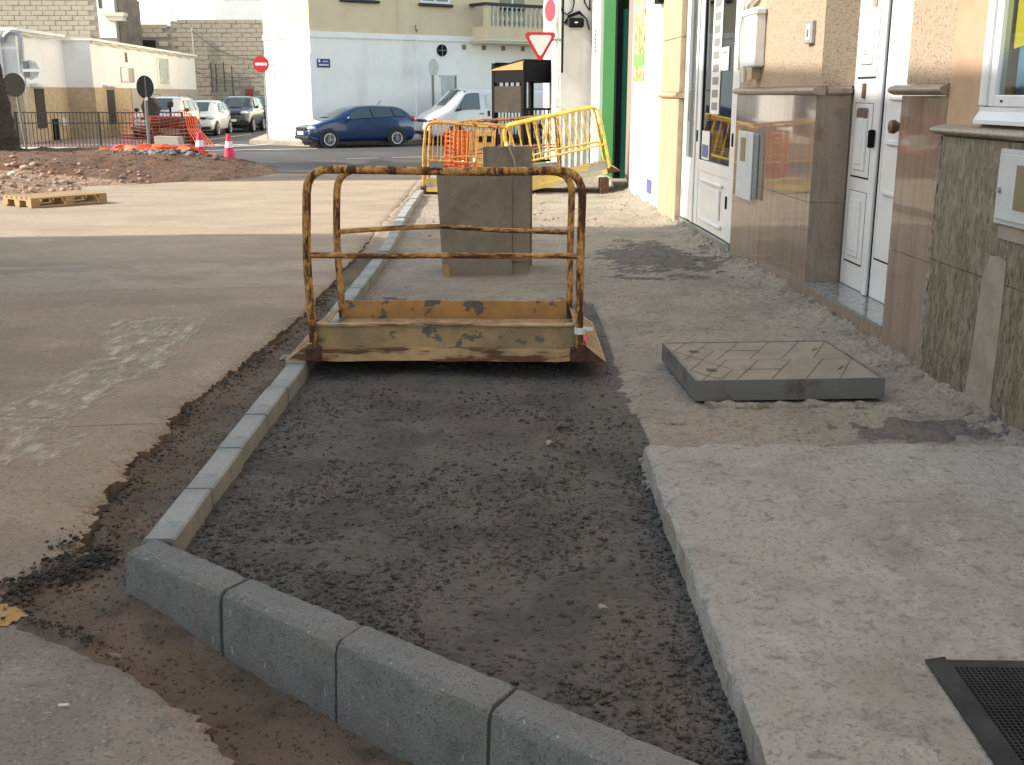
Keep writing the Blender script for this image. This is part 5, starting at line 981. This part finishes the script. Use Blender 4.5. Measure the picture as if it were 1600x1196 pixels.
# --- red machine behind the railing
rm = root('mini_dumper', 'dark red works machine with raised brown bucket behind the black railing', 'machine', (-11.75, 39.3, -.3), R(5))
P(rm, 'chassis', 'machine_red', -.7, .75, -.35, .35, .35, .75, .04); P(rm, 'skip', 'machine_red', -.75, .8, -.5, .1, .7, 1.05, .05); P(rm, 'grille', 'taupe', -.45, .25, -.37, -.345, .42, .66)
for (x, y) in ((-.5, -.35), (.5, -.35), (-.5, .35), (.5, .35)): MB().lathe([(.2, -.1), (.27, -.09), (.27, .09), (.2, .1)], (x, y, .27), 'y', 16).build('wheel', 'tyre', rm)
MB().tube([(-.5, 0, .9), (-.75, 0, 1.35), (-.6, 0, 1.6)], .07, 8).build('arm', 'machine_red', rm); b = MB(); b.prism([(-.95, 1.05), (-.55, 1.0), (-.42, 1.35), (-.6, 1.66), (-.86, 1.7), (-1.0, 1.4)], 'y', -.3, .2); b.build('bucket', 'bucket_brown', rm); P(rm, 'headrest', 'bucket_brown', -.2, .02, -.1, .1, 1.35, 1.58, .05); P(rm, 'seat_post', 'black', -.12, -.06, -.03, .03, 1.0, 1.36)
# ================================================================== VEHICLES
def car(label, loc, head, paint, sp, group='parked vehicles', cat='car'):
    # local +x is forward. sp: L, W, zb, U (roof/bonnet line), B (belt line), Hw (half width along x), cab (x range), rf (roof narrowing)
    o = root(sp.get('name', 'parked_car'), label, cat, loc, head, group); L = sp['L']; hw0 = sp['W']/2; zb = sp['zb']
    ip = lambda T, x: float(np.interp(x, [p[0] for p in T], [p[1] for p in T]))
    def sec(x):
        U, B, w = ip(sp['U'], x), ip(sp['B'], x), hw0*ip(sp['Hw'], x); zz = zb+(.14 if abs(x) > L/2-.08 else 0)
        c = max(0., min(1., (U-B)/.30)); we = w*(.93*(1-c)+sp['rf']*c); B = min(B, U-.02)
        return [(0, zz), (w*.86, zz), (w*.97, zz+.10), (w, zz+.55*(B-zz)), (w*.985, B), (we, U-.055*c-.02*(1-c)), (we*.7, U-.012), (0, U)]
    xs_ = sorted(set([-L/2, -L/2+.06, L/2-.06, L/2]+[p[0] for p in sp['U']]+list(np.linspace(-L/2, L/2, 22)))); xs_ = [x for i, x in enumerate(xs_) if i == 0 or x-xs_[i-1] > .03]
    vs = []; fs = []
    for x in xs_:
        s_ = sec(x); ring = [(x, y, z) for y, z in s_]+[(x, -y, z) for y, z in s_[-2:0:-1]]; vs += ring
    k = 14
    for i in range(len(xs_)-1):
        for j in range(k): fs.append((i*k+j, i*k+(j+1) % k, (i+1)*k+(j+1) % k, (i+1)*k+j))
    fs += [tuple(range(k)), tuple(range((len(xs_)-1)*k, len(xs_)*k))[::-1]]
    body = MB().add(vs, fs).build('body', paint, o, True, 50); md = body.modifiers.new('sub', 'SUBSURF'); md.levels = 2; md.render_levels = 2
    def side(x, t, s, off=.012):
        q = sec(x); (y0, z0), (y1, z1) = q[4], q[5]; return (x, s*(y0+(y1-y0)*t+off), z0+(z1-z0)*t)
    for s in (-1, 1):
        for (xa, xb, ta, tb, sl0, sl1) in sp['win']:
            b = MB(); n = 5; P0 = []
            for i in range(n+1):
                f = i/n; P0.append((side(xa+(xb-xa)*f, ta, s), side(xa+sl0+(xb+sl1-xa-sl0)*f, tb, s)))
            for i in range(n): b.quad(P0[i][0], P0[i+1][0], P0[i+1][1], P0[i][1])
            b.build('side_window', sp.get('winmat', 'car_glass'), o, True)
    for (xa, xb, nm) in sp['screens']:
        b = MB(); n, mm = 6, 8; gr = []
        for i in range(n+1):
            x = xa+(xb-xa)*i/n; q = sec(x); U = q[7][1]; sl = (ip(sp['U'], x+.02)-ip(sp['U'], x-.02))/.04; nn_ = Vector((-sl, 0, 1)).normalized()*.016
            gr.append([(x+nn_.x-(.10*(2*j/mm-1)**2)*(1 if x > 0 else -1), (2*j/mm-1)*q[5][0]*.93, U+nn_.z-.035*abs(2*j/mm-1)**2.5) for j in range(mm+1)])
        for i in range(n):
            for j in range(mm): b.quad(gr[i][j], gr[i][j+1], gr[i+1][j+1], gr[i+1][j])
        b.build(nm, 'car_glass', o, True)
    wr = sp['wr']
    for x in sp['axles']:
        for s in (-1, 1):
            w = hw0*ip(sp['Hw'], x)
            MB().lathe([(wr+.05, 0), (wr+.05, .012)] if s > 0 else [(wr+.05, -.012), (wr+.05, 0)], (x, s*(w+.0), wr+.02), 'y', 24).build('wheel_arch', sp.get('arch', 'trim_black'), o)
            wh = link('wheel', None, o); wh.location = (x, s*(w-.07), wr)
            MB().lathe([(wr*.62, -.1), (wr*.93, -.1), (wr, -.07), (wr, .07), (wr*.93, .1), (wr*.62, .1)] if s > 0 else [(wr*.62, .1), (wr*.93, .1), (wr, .07), (wr, -.07), (wr*.93, -.1), (wr*.62, -.1)], (0, 0, 0), 'y', 24).build('tyre', 'tyre', wh, True, 50)
            b = MB(); b.lathe([(wr*.70, s*.098), (wr*.67, s*.108), (wr*.6, s*.1), (.001, s*.1)], (0, 0, 0), 'y', 24, cap=False); rim = b.build('rim', 'rim', wh)
            b = MB()
            for q_ in range(9):
                a = q_*2*math.pi/9; c, d = math.cos(a), math.sin(a); b.add([(c*wr*.2-d*.012, s*.105, d*wr*.2+c*.012), (c*wr*.2+d*.012, s*.105, d*wr*.2-c*.012), (c*wr*.50+d*.022, s*.105, d*wr*.50-c*.022), (c*wr*.50-d*.022, s*.105, d*wr*.50+c*.022)], [(0, 1, 2, 3)])
            b.build('rim_slots', 'trim_black', rim)
    xf_ = L/2; hz = sp['hz']
    for s in (-1, 1):
        b = MB(); b.add([v for v in _ell((xf_-sp.get('hin', .16), s*hw0*.70, hz), (.17, .20, sp.get('hh', .075)))[0]], _ell((0,0,0), (1,1,1))[1]); b.build('headlight', 'lamp_glass', o, True)
        b = MB(); b.add(*_ell((sp['mx'], s*(hw0+.10), sp['mz']), (.07, .10, .075))); b.build('mirror', sp.get('mirror', paint), o, True)
        b = MB(); b.add(*_ell((-L/2+.10, s*hw0*.80, sp['tz']), (.09, .12, sp.get('th', .11)))); b.build('tail_light', 'lamp_red', o, True)
        P(o, 'door_handle', sp.get('handle', paint), sp['hx'], sp['hx']+.16, min(s*(hw0-.02), s*(hw0+.02)), max(s*(hw0-.02), s*(hw0+.02)), sp['hzz'], sp['hzz']+.03)
    P(o, 'grille', 'trim_black', xf_-.1, xf_+.006, -hw0*.5, hw0*.5, hz-.08, hz+.02, .02); P(o, 'lower_grille', 'trim_black', xf_-.12, xf_+.008, -hw0*.72, hw0*.72, zb+.10, zb+.22, .03); P(o, 'number_plate', 'sign_white', xf_, xf_+.02, -.26, .26, zb+.26, zb+.37)
    P(o, 'floor', 'trim_black', -L/2+.3, L/2-.3, -hw0*.8, hw0*.8, zb-.07, zb+.05)
    return o
def _ell(c, r, n=10, m=6):
    vs = []; fs = []
    for i in range(m+1):
        th = math.pi*i/m
        for j in range(n): a = 2*math.pi*j/n; vs.append((c[0]+r[0]*math.sin(th)*math.cos(a), c[1]+r[1]*math.sin(th)*math.sin(a), c[2]+r[2]*math.cos(th)))
    for i in range(m):
        for j in range(n): fs.append((i*n+j, i*n+(j+1) % n, (i+1)*n+(j+1) % n, (i+1)*n+j))
    return vs, fs
HW = lambda L: [(-L/2, .86), (-L/2+.12, .93), (-L/2+.6, 1), (L/2-.9, 1), (L/2-.35, .93), (L/2-.1, .80), (L/2, .70)]
hatch = dict(L=4.05, W=1.75, zb=.19, rf=.72, wr=.305, axles=(-1.22, 1.33), hz=.68, hh=.065, mx=.62, mz=1.0, tz=.95, hx=-.22, hzz=.86,
    U=[(-2.025, .62), (-2.0, 1.0), (-1.93, 1.12), (-1.62, 1.36), (-1.3, 1.415), (-.5, 1.45), (.1, 1.42), (.45, 1.32), (1.18, 1.0), (1.5, .93), (1.85, .80), (1.98, .70), (2.025, .55)],
    B=[(-2.025, .55), (-1.9, .98), (-1., 1.0), (.6, .94), (1.18, .90), (1.9, .70), (2.025, .50)], Hw=HW(4.05),
    win=[(-.30, .70, .10, .88, .05, -.42), (-1.12, -.36, .10, .88, .06, .05), (-1.62, -1.18, .16, .84, .22, .05)], screens=[(.42, 1.14, 'windscreen'), (-1.93, -1.68, 'rear_window')])
HD = -(math.pi/2)-R(58)  # travels towards lower left
head = math.atan2(-math.cos(R(62)), -math.sin(R(62)))
bc = car('dark blue hatchback parked beside the white wall of the corner building', (-5.58, 40.05, -.315), math.atan2(-math.cos(R(58)), -math.sin(R(58))), 'car_blue', hatch)
MB().tube([(-.9, 0, 1.43), (-1.05, 0, 1.58)], .012, 5).build('aerial', 'trim_black', bc)
van = dict(name='parked_van', L=4.9, W=1.8, zb=.26, rf=.86, wr=.32, axles=(-1.5, 1.55), hz=.88, hh=.10, hin=.12, mx=1.1, mz=1.28, tz=1.2, hx=.05, hzz=1.08, mirror='trim_black', handle='trim_black',
    U=[(-2.45, 1.2), (-2.43, 1.75), (-2.3, 1.97), (-1, 2.02), (.95, 2.01), (1.2, 1.95), (1.78, 1.36), (1.95, 1.26), (2.28, 1.08), (2.41, .93), (2.45, .7)],
    B=[(-2.45, 1.0), (-2.3, 1.22), (1.2, 1.2), (1.6, 1.15), (2.3, .92), (2.45, .6)], Hw=[(-2.45, .92), (-2.3, .98), (-1.8, 1), (1.6, 1), (2.1, .95), (2.35, .85), (2.45, .78)],
    win=[(.28, 1.30, .06, .84, .02, -.50)], screens=[(.82, 1.52, 'windscreen')])
for k_ in ('U', 'B', 'Hw'): van[k_] = [(x*1.12, z) for x, z in van[k_]]
van['L'] *= 1.12; van['axles'] = tuple(x*1.12 for x in van['axles']); van['win'] = [(.75, 1.80, .06, .84, .02, -.48)]; van['screens'] = [(1.36, 1.97, 'windscreen')]; van['mx'] = 1.66; van['hx'] = .62
vn_ = car('white panel van parked behind the blue hatchback', (-.92, 42.95, -.30), head, 'car_white', van, cat='van')
for s in (-1, 1):
    for (xa, xb) in ((-.75, .5), (-2.45, -.95)):
        y = s*.865; P(vn_, 'side_panel', 'car_white', xa, xb, min(y, y+s*.02), max(y, y+s*.02), 1.30, 1.80, .02)
    P(vn_, 'slide_handle', 'trim_black', .36, .44, min(s*.88, s*.92), max(s*.88, s*.92), 1.0, 1.2); b = MB(); b.add(*_ell((2.58, s*.84, .86), (.10, .07, .09))); b.build('indicator', 'lamp_amber', vn_, True)
P(vn_, 'roof_strip', 'trim_black', -.6, 1.2, -.55, .55, 1.995, 2.03) if False else None
suv = dict(L=4.3, W=1.8, zb=.32, rf=.80, wr=.36, axles=(-1.3, 1.35), hz=.92, hh=.1, mx=.75, mz=1.18, tz=1.05, hx=-.2, hzz=1.0, mirror='trim_black', arch='trim_grey',
    U=[(-2.15, .9), (-2.1, 1.3), (-1.95, 1.62), (-1.2, 1.70), (0, 1.70), (.35, 1.64), (.98, 1.16), (1.9, 1.06), (2.1, .92), (2.15, .7)], B=[(-2.15, .8), (-2, 1.12), (.9, 1.08), (1.9, .95), (2.15, .62)], Hw=[(-2.15, .88), (-2, .96), (-1.6, 1), (1.4, 1), (1.9, .95), (2.1, .88), (2.15, .84)],
    win=[(-.28, .55, .08, .88, .04, -.32), (-1.15, -.36, .08, .88, .04, .04), (-1.9, -1.22, .08, .86, .1, .04)], screens=[(.38, .95, 'windscreen'), (-2.08, -1.97, 'rear_window')])
hd2 = R(-90+2)
sv = car('cream white estate car with roof bars nearest the red machine', (-14.0, 46.0, -.30), hd2, 'car_cream', suv)
for s in (-1, 1): MB().tube(bend([((.3, s*.6, 1.66), 0), ((.2, s*.6, 1.78), .06), ((-1.3, s*.6, 1.78), .06), ((-1.4, s*.6, 1.68), 0)]), .02, 6).build('roof_bar', 'trim_grey', sv)
P(sv, 'bumper', 'trim_grey', 2.05, 2.2, -.85, .85, .38, .62, .05)
city = dict(L=3.6, W=1.65, zb=.2, rf=.76, wr=.30, axles=(-1.2, 1.25), hz=.80, hh=.11, mx=.75, mz=1.04, tz=.95, hx=-.3, hzz=.86,
    U=[(-1.8, .8), (-1.76, 1.15), (-1.5, 1.46), (-.6, 1.55), (.2, 1.52), (.55, 1.42), (1.2, 1.02), (1.6, .94), (1.76, .78), (1.8, .6)], B=[(-1.8, .7), (-1.6, 1.05), (.8, .98), (1.2, .92), (1.7, .75), (1.8, .5)], Hw=[(-1.8, .86), (-1.6, .95), (-1, 1), (1, 1), (1.5, .93), (1.74, .82), (1.8, .74)],
    win=[(-.35, .75, .1, .88, .05, -.4), (-1.2, -.42, .12, .86, .12, .05)], screens=[(.5, 1.15, 'windscreen'), (-1.75, -1.55, 'rear_window')])
car('small white rounded car parked behind the cream estate car', (-13.85, 51.2, -.3), hd2, 'car_white', city)
car('black compact car with pale headlights behind the small white car', (-13.5, 56.2, -.3), hd2, 'car_black', dict(suv, wr=.33, zb=.26, arch='trim_black'))
car('dark blue tall car last in the row by the corner building', (-13.3, 61.0, -.3), hd2, 'car_navy', dict(suv, wr=.34, arch='trim_black'))
car('grey car just showing behind the dark blue tall car', (-13.0, 66.5, -.3), hd2, 'car_black', dict(hatch))
